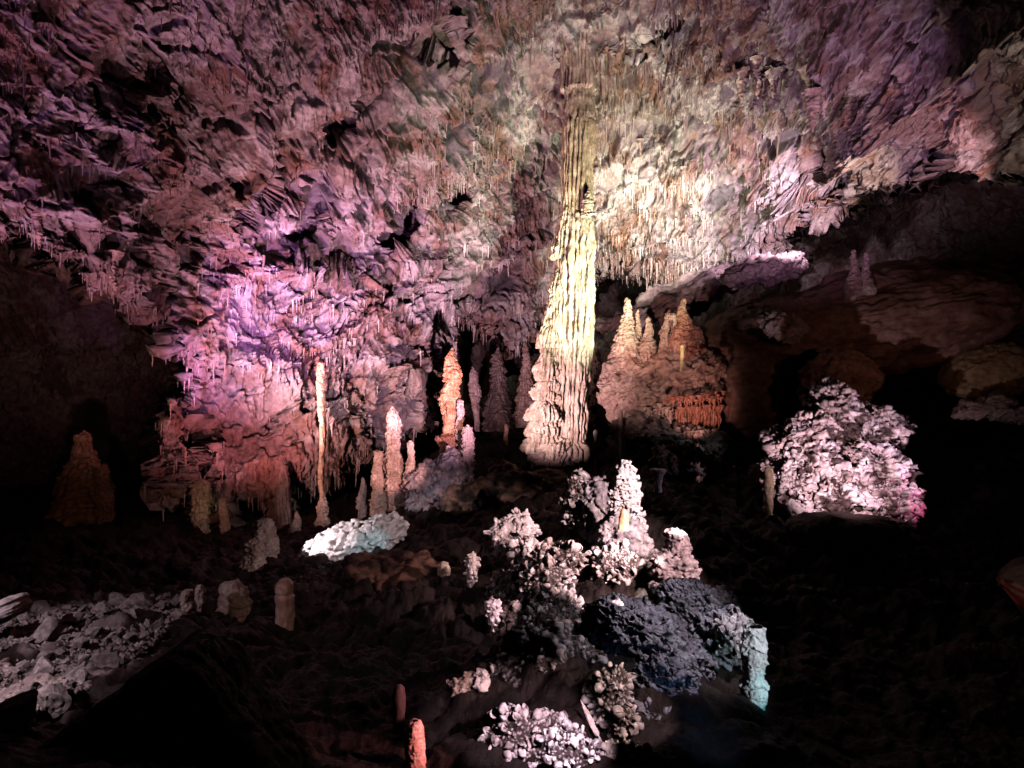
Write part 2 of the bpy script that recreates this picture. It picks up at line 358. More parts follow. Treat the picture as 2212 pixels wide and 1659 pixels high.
# ------------------------------------------------------------------ dripstone (stalactites, stalagmites)
def lathe(h, prof, seed, tier=(0, 0), flute=(0, 0), rough=.08, fine=.03, pop=(0, 0), lean=(0, 0), nth=96, nz=160, wob=.0, elong=1.0, sk=.35, bot=0.0, asym=0.0):
    """a drip-built pillar standing on z=0 (h<0 hangs); prof = [(t, radius)] from foot to tip"""
    t = np.linspace(0, 1, nz); th = np.linspace(0, 2 * math.pi, nth, endpoint=False)
    T, TH = np.meshgrid(t, th, indexing='ij'); T = T.ravel(); TH = TH.ravel()
    R = np.interp(T, [p[0] for p in prof], [p[1] for p in prof])
    Rm = max(p[1] for p in prof); H = abs(h)
    Z = T * H
    d3 = np.stack([np.cos(TH), np.sin(TH), Z * 0], 1)
    P0 = d3 * np.maximum(R, Rm * .3)[:, None] + np.stack([Z * 0, Z * 0, Z], 1) + seed * 7.31
    k = 1 / max(Rm, .01)
    n = fbm(P0 * k * np.array([.9, .9, .5]), 3)
    R = R * (1 + rough * 2 * n)
    if tier[0]:
        s = Z / tier[0] + .9 * noise(P0 * k * .8 + 5) + .35 * noise(P0 * k * 2.2) + .5 * noise(np.stack([Z / tier[0] * .7, Z * 0, Z * 0 + seed], 1))
        fr = s - np.floor(s)
        saw = (1 - fr) * sst(0, .18, fr)
        amp = .6 + .8 * sst(-.3, .3, noise(np.stack([np.floor(s) * 3.7 + .5, Z * 0 + seed, np.cos(TH + np.floor(s)) * .8], 1)))
        R = R * (1 - tier[1] * .5) + np.minimum(R, Rm) * tier[1] * saw * amp
    if flute[0]:
        w = noise(np.stack([np.cos(TH) * 1.5, np.sin(TH) * 1.5, Z * k * sk * .6 + seed], 1)) * 1.2
        if tier[0]: w = w + np.floor(s) * 1.7
        f_ = np.abs(np.sin(TH * flute[0] * .5 + w * 2)) ** .7
        g = .8 + .5 * noise(P0 * k * np.array([2, 2, .3]))
        R = R + R * flute[1] * (f_ - .6) * g
    x = np.cos(TH) * R; y = np.sin(TH) * R * elong
    if wob:
        x = x + wob * noise(np.stack([Z / H * 3, Z * 0 + seed, Z * 0], 1)); y = y + wob * noise(np.stack([Z / H * 3, Z * 0 + seed, Z * 0 + 9], 1))
    x = x + lean[0] * T; y = y + lean[1] * T
    V = np.stack([x, y, Z if h > 0 else -Z], 1)
    Fc = grid_faces(nz, nth, True)
    if h < 0: Fc = Fc[:, ::-1]
    N = vnorm(V, Fc)
    if fine: V = V + N * (fbm(V / Rm * (np.array([4, 4, .9]) if flute[1] > .22 else 3.5) + seed, 3, .6) * fine * Rm)[:, None]
    pm = np.zeros(len(V))
    if pop[0]:
        V, pm = popcorn(V, N, pop[0], pop[1], seed)
    return V, Fc, pm
def popcorn(V, N, size, amp, seed, cover=1.0, sq=(1, 1, 1)):
    q = V / size * np.array(sq) + seed * 3.1 + .35 * np.stack([noise(V / size * .6), noise(V / size * .6 + 7), noise(V / size * .6 + 13)], 1)
    f1, f2, ID = worley(q)
    rr = .22 + .40 * _J[ID, 0]**1.3
    b = np.sqrt(np.clip(1 - (f1 / rr)**2, 0, 1)) * (.3 + 1.25 * _J[ID, 1]) * (.55 + .75 * rr / .5)
    keep = (_J[ID, 2] < cover)
    b = b * keep
    f1b, _, IDb = worley(q * 1.9 + 50)
    b2 = np.sqrt(np.clip(1 - (f1b / .5)**2, 0, 1)) * .35
    h = np.maximum(b, b2 * .6)
    return V + N * (h * amp)[:, None], np.clip(h, 0, 1)
def muddy(C, pm, mud=(.04, .028, .024)):      # wet clay between the nodules, doubling as shade painted into the gaps
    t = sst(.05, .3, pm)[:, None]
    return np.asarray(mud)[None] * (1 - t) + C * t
TAN = (.52, .40, .32); WHITE = (.72, .68, .64); ORANGE = (.55, .30, .18); RUST = (.42, .18, .10); GREY = (.30, .28, .29); MUD = (.022, .015, .012); BROWN = (.20, .12, .085)
def colour(V, ca, cb, pm=None, base=None, s=1.0, seed=0, streak=0):
    n = fbm(V * np.array([2.5, 2.5, 2.5 if not streak else .7]) * s + seed, 4, .6)
    C = mixc(ca, cb, sst(-.35, .4, n))
    C = C * (1 - .25 * sst(.1, .5, fbm(V * 9 * s + 3 + seed, 2)))[:, None]
    return C
def stone_piece(name, base, h, prof, seed, ca=TAN, cb=WHITE, mat=None, parent=None, label=None, cat=None, group=None, rot=0, **kw):
    V, Fc, pm = lathe(h, prof, seed, **kw)
    me = make_mesh(name, V, Fc, colour(V + seed, ca, cb, seed=seed, s=1.5), mat or M_calc)
    o = link(name, me, base, parent, label, cat, group); o.rotation_euler.z = rot
    return o
def stalag(u, v0, v1, d, rw, label, seed, name='stalagmite', cat='stalagmite', prof=None, sink=.35, px=True, **kw):
    """a stalagmite whose foot is on bearing (u, v0) and whose tip is on (u, v1); rw = foot radius in the same units"""
    b = W(u, v0, d); s = d / F0; h = (v0 - v1) * s; r = rw * s
    prof = prof or [(0, 1.15), (.15, 1), (.5, .8), (.8, .55), (.94, .35), (1, .02)]
    sk_ = sink
    t0 = sk_ / (h + sk_)
    pr = [(0, prof[0][1] * r * 1.15)] + [(t0 + p[0] * (1 - t0), p[1] * r) for p in prof]
    return stone_piece(name, (b[0], b[1], b[2] - sk_), h + sk_, pr, seed, label=label, cat=cat, **kw)

def blob_arr(lobes, level, seed, macro=.18, mfreq=1.2, fine=.02, ffreq=6, pop=None, strand=None, flat=None, ca=TAN, cb=GREY, sq=2.0, cs=1.0, ridged=0, cover=1.0, psq=(1, 1, 1), mud=False, patch=None):
    """rounded rock made of overlapping lobes; lobe = (u, v, d, ru, rv, rd, roll)"""
    out = []
    I, Fc = ico(level)
    for k, (u, v, d, ru, rv, rd, roll) in enumerate(lobes):
        s = d / F0; c0 = W(u, v, d); R = np.array([ru, rd, rv]) * s
        D = I / (np.abs(I)**sq).sum(1)[:, None]**(1 / sq) if sq != 2 else I
        V = D * R
        c, sn = math.cos(math.radians(roll)), math.sin(math.radians(roll))
        V = np.stack([V[:, 0] * c - V[:, 2] * sn, V[:, 1], V[:, 0] * sn + V[:, 2] * c], 1)
        m = R.mean(); N = I
        Q = V / m + seed * 3.3 + k * 9.1
        disp = fbm(Q * mfreq, 4) * macro * m
        if ridged: disp = disp + (ridge(Q * mfreq * 1.6, 4, .55) - .6) * ridged * m
        V = V + N * disp[:, None]
        N = vnorm(V, Fc)
        if strand:   # (angle deg, freq across, freq along, amp m)
            a = math.radians(strand[0]); X = V[:, 0] * math.cos(a) + V[:, 2] * math.sin(a); Z = -V[:, 0] * math.sin(a) + V[:, 2] * math.cos(a)
            V = V + N * ((ridge(np.stack([X * strand[2], V[:, 1] * strand[2], Z * strand[1]], 1) + noise(V * 2)[:, None] * .5 + seed, 3) - .55) * strand[3])[:, None]
            N = vnorm(V, Fc)
        if fine: V = V + N * (fbm(V * ffreq + seed, 3, .6) * fine)[:, None]
        if pop: V, pm = popcorn(V, N, pop[0], pop[1], seed + k, cover, psq)
        Cc = colour(V + seed + k, ca, cb, seed=seed, s=cs)
        if pop: Cc = Cc * (.68 + .5 * noise(V / pop[0] * .9 + 77)[:, None] + .2 * noise(V * 3)[:, None]).clip(.35, 1.1) + .12 * Cc
        if patch: Cc = mixc(Cc, (.05, .035, .03), sst(patch, patch + .12, fbm(V * 1.9 + seed * 2.1, 4, .6)))  # noise patches of dark colour; on the big crusted mound they paint in unlit rock
        if mud: Cc = muddy(Cc, pm)  # wet clay plus shade painted into the gaps
        out.append((V + c0, Fc, Cc))
    return cat_meshes(out)
def blob(name, lobes, level, seed, label=None, cat=None, mat=None, group=None, parent=None, kind=None, **kw):
    V, Fc, C = blob_arr(lobes, level, seed, **kw)
    c = V.mean(0); c[2] = V[:, 2].min()
    if parent: c = np.array(parent.location)
    me = make_mesh(name, V - c, Fc, C, mat or M_rock)
    return link(name, me, (0, 0, 0) if parent else tuple(c), parent, label, cat, group, kind)

# ------------------------------------------------------------------ ground
GA = [(-700,1659,2.6),(0,1690,2.7),(400,1690,2.7),(800,1800,2.9),(1150,1730,3.0),(1500,1760,3.2),(1900,1700,3.6),(2300,1700,3.6),(3000,1700,3.5),
 (0,1500,4.6),(200,1450,5.2),(400,1345,6.5),(50,1350,6.2),(-300,1400,5.5),(650,1560,4.3),(900,1600,4.2),(1030,1500,4.6),(1150,1420,4.9),(1300,1340,5.6),(1400,1400,4.9),(1450,1530,4.2),(1640,1545,4.6),(2000,1500,5.2),(2400,1450,5.2),
 (200,1210,10),(-200,1150,11),(450,1250,9.3),(620,1360,7),(800,1275,8.2),(950,1258,8.3),(1065,1360,6.6),(1020,1262,7.5),(1200,1330,6.2),(1465,1298,6.5),(1385,1328,6.1),(1600,1290,6.8),(1800,1250,7.5),(2100,1200,8.5),(2500,1200,8),
 (180,1105,13.5),(430,1130,13.2),(615,1155,13.2),(700,1150,12.6),(760,1190,11),(870,1090,13.4),(950,1100,12.2),(1100,1100,12),(1250,1170,8.4),(1350,1150,8),(1190,1025,13.8),(1240,1010,14),(1500,1015,12),(1420,1050,10.5),(1650,1090,10.5),(1830,1160,9.2),(2000,1130,9.6),(2200,1050,11),
 (970,990,14.5),(1030,960,15.5),(1290,900,16),(1450,935,14.4),(1600,950,14.2),(1900,900,15),(2300,900,15),(700,1090,17),(300,1060,18),(-300,1060,18),(1100,930,20),(1400,850,20),(2000,850,20),(1106,900,34),(-1500,950,30),(3500,900,30)]
_gw = np.array([W(*g) for g in GA])
gz = tps(_gw[:, :2] / 5, _gw[:, 2])
def ground_h(x, y):
    return gz(np.stack([x, y], 1) / 5)
def build_ground():
    na, nr = 900, 640
    a = np.linspace(-1.02, 1.02, na); r = np.geomspace(1.2, 36, nr)
    A, R = np.meshgrid(a, r); A = A.ravel(); R = R.ravel()
    x = R * np.tan(A) * .75; y = R
    z = ground_h(x, y)
    P = np.stack([x, y, z], 1)
    n = fbm(P * .9, 4, .5) * .14 + (ridge(P * 1.6, 5, .55) - .5) * .10 + fbm(P * 7, 3, .6) * .035
    fl1, f2, _ = worley(P * np.array([2.2, 2.2, 2.2]) + 3); n = n + sst(.05, .3, f2 - fl1) * .06
    P[:, 2] += n * np.clip(y / 6, .5, 1.2)
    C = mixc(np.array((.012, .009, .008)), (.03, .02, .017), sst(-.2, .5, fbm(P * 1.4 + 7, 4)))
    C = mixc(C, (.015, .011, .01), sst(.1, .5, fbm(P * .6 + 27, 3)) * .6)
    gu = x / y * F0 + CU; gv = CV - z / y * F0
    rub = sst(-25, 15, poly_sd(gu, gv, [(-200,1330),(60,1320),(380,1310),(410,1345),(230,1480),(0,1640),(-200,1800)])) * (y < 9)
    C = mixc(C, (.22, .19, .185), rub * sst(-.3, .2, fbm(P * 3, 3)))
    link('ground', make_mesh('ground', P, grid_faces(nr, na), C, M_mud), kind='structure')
build_ground()

# ------------------------------------------------------------------ hanging stalactites
def hang_stalactites():
    U, V, Q, N, cm, front, D, sd, C, plate = CE
    if (N * Q).sum() > 0: N = -N
    ok = (front > .9) & (U > -150) & (U < 2360) & (V > -120) & (V < 1120) & ~((abs(U - 1245) < 45) & (V > 100)) & (D < 19)
    under = np.clip(-N[:, 2] - .35, 0, 1)
    w = ok * under * (.12 + cm) * (1 - .95 * plate) * (D**2) * (1 - sst(1550, 1750, U) * .93)
    w *= .35 + 2.2 * cm
    w *= 1 + 2 * sst(1250, 1350, U) * (1 - sst(1600, 1750, U)) + 1.5 * sst(640, 720, V) * (1 - sst(560, 950, U) * .5)
    edge = ok & (sd > 2) & (sd < 13) & (U < 1420)
    w = w + edge * .35 * w.max() * (.3 + np.clip(-N[:, 2], 0, 1)) * .6
    w /= w.sum()
    n = 8500
    idx = RS.choice(len(U), n, replace=False, p=w)
    L = (.06 + .34 * RS.rand(n)**2.6) * (1 + .9 * (RS.rand(n) < .08)); L *= np.clip(D[idx] / 13, .45, 1.1)
    L *= .8
    r = L * (.045 + .06 * RS.rand(n)**2) + .005
    order = np.argsort(-(L * (r + .03)) / D[idx]**2)
    protos = []
    for k in range(8):
        Vv, Fc, _ = lathe(-1.0, [(0, .14), (.1, .11), (.35, .075), (.7, .05), (.93, .03), (1, .004)], 3 + k, rough=.16, fine=.2, nth=14, nz=26, wob=.03, flute=(5, .15))
        Vv = Vv / np.array([.14, .14, 1]); Vv[:, 2] += .12
        protos.append(Vv)
    grp = [((-200, 420), 'small crooked stalactite in the shaggy mauve roof at far left'),
           ((420, 700), 'thin mauve stalactite on the roof above the slim white pillar'),
           ((700, 1000), 'thin pinkish stalactite on the roof left of the tall column'),
           ((1000, 1190), 'short stalactite on the roof just beside the tall column'),
           ((1190, 1420), 'pale yellow lit stalactite right beside the tall column'),
           ((1420, 1700), 'short stalactite in the fringed rows on the roof right of the column'),
           ((1700, 2500), 'dark stalactite under the dim sloping roof at far right')]
    meshes = {}
    stuff = []
    for rank, j in enumerate(order):
        i = idx[j]; p = Q[i]; k = int(RS.randint(8))
        cc = C[i] * 1.0; white = RS.rand() < .15
        if rank < 290:
            lo = V[i] > 700
            for gi, ((a, b), lab) in enumerate(grp):
                if a <= U[i] < b: break
            if lo:
                lab = 'thin stalactite hanging low on the pink wall around the slim pillar' if U[i] < 960 else 'stalactite on the low lip of the roof beside the dark hole'
                gi = 7 if U[i] < 960 else 8
            key = (k, gi)
            if key not in meshes:
                base = (.52, .43, .39) if k % 3 == 0 else (.36, .27, .235)
                meshes[key] = make_mesh('stalactite', protos[k], grid_faces(26, 14, True)[:, ::-1], np.tile(base, (len(protos[k]), 1)) * (.8 + .3 * RS.rand()), M_calc)
            o = link('stalactite', meshes[key], tuple(p), None, lab, 'stalactite', lab.replace('thin ', '').replace('stalactite', 'stalactites', 1))
            o.scale = (r[j], r[j], L[j]); o.rotation_euler = (RS.normal() * .05, RS.normal() * .05, RS.rand() * 6.28)
        else:
            Vv = protos[k].reshape(26, 14, 3)[::3, ::2].reshape(-1, 3)
            c = mixc(cc, (.72, .66, .62), np.array([.5 if white else 0.]))
            a = RS.rand() * 6.28; ca, sa = math.cos(a), math.sin(a)
            Vv = np.stack([Vv[:, 0] * ca - Vv[:, 1] * sa, Vv[:, 0] * sa + Vv[:, 1] * ca, Vv[:, 2]], 1)
            stuff.append((Vv * np.array([r[j], r[j], L[j]]) + p, grid_faces(9, 7, True)[:, ::-1], np.tile(c, (len(Vv), 1))))
    Vv, Fc, Cc = cat_meshes(stuff)
    link('small_stalactites', make_mesh('small_stalactites', Vv, Fc, Cc, M_calc), label='countless tiny stalactites and straws fringing the whole cave roof', cat='stalactites', kind='stuff')
hang_stalactites()
def recess_stalactites():
    U, V, Q, N, cm, front, D, sd, C, plate = CE
    ok = np.nonzero((front < .05) & (U > -40) & (U < 350) & (V > 520) & (V < 720) & (sd < -20) & (sd > -110))[0]
    pick = RS.choice(ok, 46, replace=False)
    for k, i in enumerate(pick):
        L_ = .5 + 1.3 * RS.rand()**1.5; r_ = .05 + .09 * RS.rand()
        o = stone_piece('stalactite', tuple(Q[i] + np.array([0, -.3, .35])), -L_, [(0, r_ * 1.6), (.2, r_), (.6, r_ * .7), (.9, r_ * .3), (1, .004)], 300 + k, ca=(.30, .22, .17), cb=(.42, .33, .27), label='long dim stalactite in the dark recess at the far left', cat='stalactite', group='long stalactites in the dark left recess', rough=.25, fine=.15, nth=20, nz=50, wob=.06, flute=(7, .2))
def long_stalactites():
    U, V, Q, N, cm, front, D, sd, C, plate = CE
    for k, (u, v, l, r) in enumerate([(700,300,.55,.05),(712,305,.35,.04),(850,385,.6,.045),(1490,330,.9,.035),(1602,170,.8,.10),(1640,165,.9,.11),(1668,170,.6,.09),(1755,150,.7,.12),(1790,148,.8,.13),(1812,150,.5,.08),(1385,300,.5,.04),(735,745,.9,.03),(745,742,1.1,.035),(757,748,.7,.03),(768,742,1.0,.03),(1300,600,.3,.03),(1316,590,.35,.03),(1340,585,.28,.025),(1130,745,.5,.05),(1060,740,.45,.06),(400,600,.7,.06),(330,560,.6,.07),(90,480,.5,.06),(240,560,.7,.08)]):
        i = np.argmin((U - u)**2 + (V - v)**2)
        where = ('hanging beside the slim cream column' if 720 < u < 780 else 'in the dark fringe right of the tall column' if u > 1550 else 'on the shaggy left part of the roof' if u < 450 else 'on the low lip of the roof by the tall column' if v > 560 else 'on the middle of the roof')
        stone_piece('stalactite', tuple(Q[i] + np.array([0, -.05, .12])), -l * .8 - .1, [(0, r * 1.7), (.12, r * 1.1), (.4, r * .75), (.8, r * .4), (1, .003)], 400 + k, ca=(.40, .30, .26), cb=(.56, .47, .42), label='long thick-rooted stalactite ' + where, cat='stalactite', group='long stalactites ' + where, rough=.22, fine=.14, nth=20, nz=60, wob=.03, flute=(6, .18))
# ------------------------------------------------------------------ the tall column
long_stalactites()
def tall_column():
    d = 14.0; s = d / F0
    foot = W(1225, 1000, d)
    root = empty('column', tuple(foot), 'tall fluted yellow-lit column joining floor and roof in the middle of the cave', 'column')
    def sh(name, u0, v0, u1, v1, prof, seed, **kw):
        a = W(u0, v0, d) - foot; h = (v0 - v1) * s
        kw.setdefault('ca', (.50, .42, .30)); kw.setdefault('cb', (.70, .64, .50))
        return stone_piece(name, tuple(a), h, [(t, r * s) for t, r in prof], seed, parent=root, lean=((u1 - u0) * s, 0), **kw)
    sh('shaft', 1230, 985, 1245, 468, [(0, 36), (.06, 30), (.2, 33), (.45, 39), (.7, 41), (.85, 39), (.97, 36), (.995, 33), (1, 22)], 1, flute=(22, .40), rough=.05, fine=.13, nth=300, nz=420, sk=.05)
    sh('upper_shaft', 1243, 478, 1251, 262, [(0, 30), (.3, 32), (.9, 33), (.985, 31), (1, 22)], 2, flute=(20, .34), rough=.035, fine=.09, nth=240, nz=240, sk=.08, ca=(.42, .33, .22), cb=(.56, .47, .34))
    sh('neck', 1250, 272, 1252, 190, [(0, 27), (.25, 31), (.75, 29), (.95, 32), (1, 22)], 3, flute=(16, .26), rough=.06, fine=.08, nth=200, nz=120, ca=(.27, .21, .16), cb=(.38, .31, .25))
    sh('capital', 1250, 205, 1245, 60, [(0, 24), (.06, 36), (.3, 33), (.55, 36), (.75, 48), (1, 85)], 4, flute=(26, .3), rough=.07, fine=.07, nth=240, nz=160, ca=(.33, .25, .21), cb=(.45, .36, .31))
    tiers = [(1205,560,17,34,5),(1204,612,12,26,6),(1202,655,18,50,7),(1191,700,17,36,8),(1190,752,22,60,9),(1183,822,26,66,10),(1184,862,27,34,11),(1178,908,30,42,12),(1176,940,33,30,13),(1170,975,36,38,14),(1216,990,42,34,15),(1222,500,14,40,17)]
    for (u, v, r, h, sd) in tiers:
        sh('drapery', u, v + 4, u + 6, v - h * 1.5, [(0, r * .3), (.03, r * .95), (.12, r * 1.05), (.45, r * .98), (.7, r * .8), (.9, r * .5), (1, .5)], sd, flute=(14 + r // 4, .45), rough=.28, fine=.1, nth=170, nz=110)
    sh('base', 1192, 1012, 1212, 955, [(0, 54), (.3, 50), (.55, 53), (.75, 46), (.9, 36), (1, 4)], 16, rough=.16, fine=.1, flute=(34, .16), nth=260, nz=120, tier=(.3, .2), ca=(.40, .33, .28), cb=(.55, .48, .42))
    sh('knob', 1264, 478, 1266, 420, [(0, 17), (.4, 13), (.8, 7), (1, .5)], 18, tier=(.09, .25), rough=.15, fine=.05, nth=60, nz=60)
    for o in root.children:
        if o.name.startswith('knob'): o.location.y -= .46
        if o.name.startswith('drapery'): o.location.y -= .12
tall_column()

# ------------------------------------------------------------------ stalagmites of the middle distance
PENC = [(0, .9), (.1, 1), (.9, .9), (.97, .7), (1, .05)]
def slim_pillar():
    d = 12.6; s = d / F0; b = W(697, 1145, d)
    root = empty('slim_column', tuple(b), 'slim straight cream column reaching up to the pink wall at left', 'column')
    stone_piece('shaft', (0, 0, .55), 2.62, [(0, 5.5 * s), (.3, 6.3 * s), (.8, 8.5 * s), (1, 8 * s)], 21, parent=root, lean=(-12 * s, .25), ca=(.50, .32, .22), cb=(.6, .44, .33), rough=.16, fine=.10, wob=.035, tier=(.21, .10), nth=48, nz=300, mat=M_calc)
    stone_piece('base', (0, 0, -.3), 1.0, [(0, 17 * s), (.3, 14 * s), (.45, 16 * s), (.55, 11 * s), (.7, 13 * s), (.82, 10 * s), (.92, 6 * s), (1, 4 * s)], 22, parent=root, rough=.1, fine=.1, tier=(.22, .3), nth=80, nz=140, ca=(.45, .33, .28), cb=(.6, .5, .44))
slim_pillar()
ST = lambda **k: dict(dict(tier=(.2, .28), flute=(11, .2), rough=.16, fine=.07, nth=110, nz=240, wob=.05), **k)
OR = dict(ca=(.52, .37, .31), cb=(.66, .53, .46))
stalag(850, 1072, 878, 13.0, 19, 'tall orange stacked stalagmite, tallest of three beside the slim column', 31, prof=[(0, 1.1), (.3, 1.0), (.6, .85), (.85, .75), (.93, .5), (1, .05)], **OR, **ST(lean=(-.02, 0)))
stalag(816, 1074, 972, 12.8, 13, 'short flat-topped orange stalagmite left of the tall stacked one', 32, prof=[(0, 1.15), (.3, 1.0), (.75, .75), (.97, .7), (1, .1)], **OR, **ST(flute=(12, .2)))
stalag(886, 1090, 952, 12.8, 14, 'knobbly pink stalagmite right of the tall stacked orange one', 33, prof=[(0, 1.3), (.3, 1.0), (.6, .8), (.72, .55), (.8, .6), (.97, .5), (1, .1)], **OR, **ST())
stalag(970, 988, 752, 14.2, 20, 'tall leaning rusty tiered stalagmite in front of the dark hole', 34, prof=[(0, .9), (.15, .8), (.22, .6), (.5, 1), (.75, .85), (.93, .5), (1, .05)], ca=(.50, .24, .13), cb=(.66, .42, .26), **ST(lean=(.07, 0), tier=(.16, .4), wob=.12))
stalag(966, 1010, 935, 14.1, 20, 'broad rusty stump at the foot of the tiered stalagmite', 35, prof=[(0, 1), (.5, .7), (.9, 1.1), (1, .1)], ca=(.40, .17, .10), cb=(.5, .28, .2), **ST())
stalag(993, 960, 862, 14.0, 8, 'narrow purple-lit stalagmite right of the rusty tiered one', 36, prof=PENC, ca=(.5, .4, .4), cb=(.6, .5, .5), **ST(tier=(.09, .25)))
stalag(1010, 1070, 920, 13.2, 12, 'thin crusted pillar in the gloom right of the rusty stalagmites', 37, prof=PENC, ca=(.3, .22, .2), cb=(.45, .35, .32), **ST(pop=(.05, .03)))
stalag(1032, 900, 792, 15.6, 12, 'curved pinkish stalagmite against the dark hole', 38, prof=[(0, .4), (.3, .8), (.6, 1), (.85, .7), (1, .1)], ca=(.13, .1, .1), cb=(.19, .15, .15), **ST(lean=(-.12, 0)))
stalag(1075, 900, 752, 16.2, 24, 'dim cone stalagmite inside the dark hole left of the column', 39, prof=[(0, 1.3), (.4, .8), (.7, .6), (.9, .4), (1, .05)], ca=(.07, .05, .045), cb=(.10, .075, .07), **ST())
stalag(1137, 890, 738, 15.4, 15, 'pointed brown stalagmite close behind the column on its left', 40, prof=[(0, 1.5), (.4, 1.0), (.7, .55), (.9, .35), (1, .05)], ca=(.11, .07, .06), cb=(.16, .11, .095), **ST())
stalag(1093, 985, 915, 14.2, 5, 'tiny dark pencil stalagmite on the floor below the dark hole', 41, prof=PENC, ca=BROWN, cb=BROWN, **ST(nth=30, nz=60))
stalag(783, 1090, 1030, 12.9, 9, 'small grey pointed stalagmite left of the orange group', 42, ca=(.3, .27, .28), cb=(.4, .37, .37), **ST(nth=60, nz=80))
blob('flowstone_mound', [(935,1070,12.9,62,60,60,-10),(905,1055,12.6,22,55,30,-15),(975,1040,13.2,45,60,50,10)], 6, 43, 'grey lumpy mound carrying the orange stalagmites', 'rock mound', ca=(.40, .30, .30), cb=(.28, .26, .29), fine=.06, ffreq=5, pop=(.10, .05), macro=.3, mat=M_rock)
blob('dark_boulder', [(1090,1060,12.5,90,45,60,5),(1010,1085,12.2,60,40,50,0)], 5, 44, 'low dark muddy boulder left of the foot of the tall column', 'boulder', ca=MUD, cb=BROWN, macro=.3, ridged=.2, fine=.04)
blob('dark_boulder', [(1190,1075,13.2,62,60,60,0)], 5, 45, 'round dark brown rock under the foot of the tall column', 'boulder', ca=MUD, cb=BROWN, macro=.15, fine=.04)
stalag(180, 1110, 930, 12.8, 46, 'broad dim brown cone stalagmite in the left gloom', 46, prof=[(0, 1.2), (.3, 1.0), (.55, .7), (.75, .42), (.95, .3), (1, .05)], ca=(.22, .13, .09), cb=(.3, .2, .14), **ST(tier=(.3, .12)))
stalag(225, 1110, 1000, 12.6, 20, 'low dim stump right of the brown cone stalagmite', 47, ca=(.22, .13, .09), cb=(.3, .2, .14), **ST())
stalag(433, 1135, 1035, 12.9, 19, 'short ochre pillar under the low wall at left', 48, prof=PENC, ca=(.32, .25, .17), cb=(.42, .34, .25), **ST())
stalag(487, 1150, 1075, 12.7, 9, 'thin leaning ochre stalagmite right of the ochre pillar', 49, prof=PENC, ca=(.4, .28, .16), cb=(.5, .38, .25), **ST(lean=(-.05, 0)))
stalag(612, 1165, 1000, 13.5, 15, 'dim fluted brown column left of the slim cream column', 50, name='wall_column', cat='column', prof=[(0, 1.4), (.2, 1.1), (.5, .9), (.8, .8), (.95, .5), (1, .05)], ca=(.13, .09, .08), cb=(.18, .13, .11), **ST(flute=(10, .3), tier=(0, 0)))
stalag(640, 1165, 1105, 12.5, 13, 'stubby grey stalagmite at the foot of the fluted brown column', 51, ca=(.28, .22, .2), cb=(.35, .3, .28), **ST())
for k, (u, v0, v1, d, r, lab) in enumerate([(405,1335,1272,6.6,15,'dim lumpy white-topped stalagmite at the right end of the rubble'),(432,1320,1262,6.9,10,'small dark stub behind the lumpy stalagmite by the rubble'),
    (505,1330,1255,7.4,28,'dim olive rounded stump between the rubble and the round-headed stalagmite'),(548,1210,1165,9.8,18,'dim brown knob beneath the white ribbed rock'),(570,1190,1120,10.6,24,'dark lumpy rock tower at the left of the white ribbed rock')]):
    stalag(u, v0, v1, d, r, lab, 60 + k, prof=[(0, 1.2), (.4, 1), (.8, .9), (.95, .6), (1, .05)], ca=(.34, .26, .22), cb=(.5, .42, .38), rough=.2, fine=.12, nth=80, nz=90)
stalag(615, 1352, 1248, 7.0, 21, 'dim brown stalagmite with a round bulging head, left of centre', 66, prof=[(0, .8), (.3, .95), (.62, 1.0), (.68, .8), (.72, .95), (.88, .9), (.97, .5), (1, .05)], mat=M_wet, ca=(.34, .22, .18), cb=(.42, .3, .25), rough=.1, fine=.02, nth=90, nz=120)

# white ribbed slab
def ribbed_slab():
    V, Fc, C = blob_arr([(765,1168,11.0,120,40,60,17)], 6, 70, macro=.16, mfreq=1.0, strand=(62, 8, 1.0, .085), fine=.05, ffreq=9, ca=(.62, .56, .55), cb=(.78, .76, .76))
    c = V.mean(0); c[2] = V[:, 2].min()
    link('ribbed_rock', make_mesh('ribbed_rock', V - c, Fc, C, M_calc), tuple(c), None, 'bright white ribbed slab of rock lit cyan along its lower edge', 'rock')
ribbed_slab()
blob('dark_boulder', [(910,1245,8.4,170,48,120,-8)], 6, 71, 'long low reddish mud bank in front of the white ribbed slab', 'mud bank', ca=MUD, cb=(.13, .07, .05), macro=.2, ridged=.15, fine=.03, mat=M_mud)

# ------------------------------------------------------------------ right formation: domed mound with stalagmites
blob('flowstone_dome', [(1440,850,14.2,125,100,110,-8),(1370,830,14.3,80,75,80,20),(1500,820,14.0,72,78,90,0),(1490,880,13.9,80,36,70,5)], 7, 80, 'big domed brown flowstone mound right of the column', 'flowstone mound', ca=(.36, .25, .20), cb=(.46, .36, .28), macro=.12, strand=(18, 3.4, 1.1, .16), fine=.05, ffreq=4)
RW = dict(ca=(.50, .36, .28), cb=(.62, .48, .38))
CONE = [(0, 1.5), (.22, 1.15), (.38, .78), (.6, .56), (.85, .36), (.95, .28), (1, .05)]
stalag(1354, 772, 643, 14.0, 21, 'tallest orange tiered stalagmite on the left shoulder of the dome', 81, prof=CONE, **RW, **ST(tier=(.17, .26)))
stalag(1379, 752, 668, 14.1, 9, 'slender orange stalagmite next to the tallest one on the dome', 82, prof=CONE, **RW, **ST(tier=(.13, .28)))
stalag(1400, 758, 684, 13.9, 14, 'squat orange stalagmite, third from the left on the dome', 83, prof=CONE, **RW, **ST(tier=(.13, .28)))
stalag(1430, 752, 675, 13.9, 13, 'leaning lumpy stalagmite in the middle of the dome crest', 84, prof=PENC, **RW, **ST(lean=(.18, 0)))
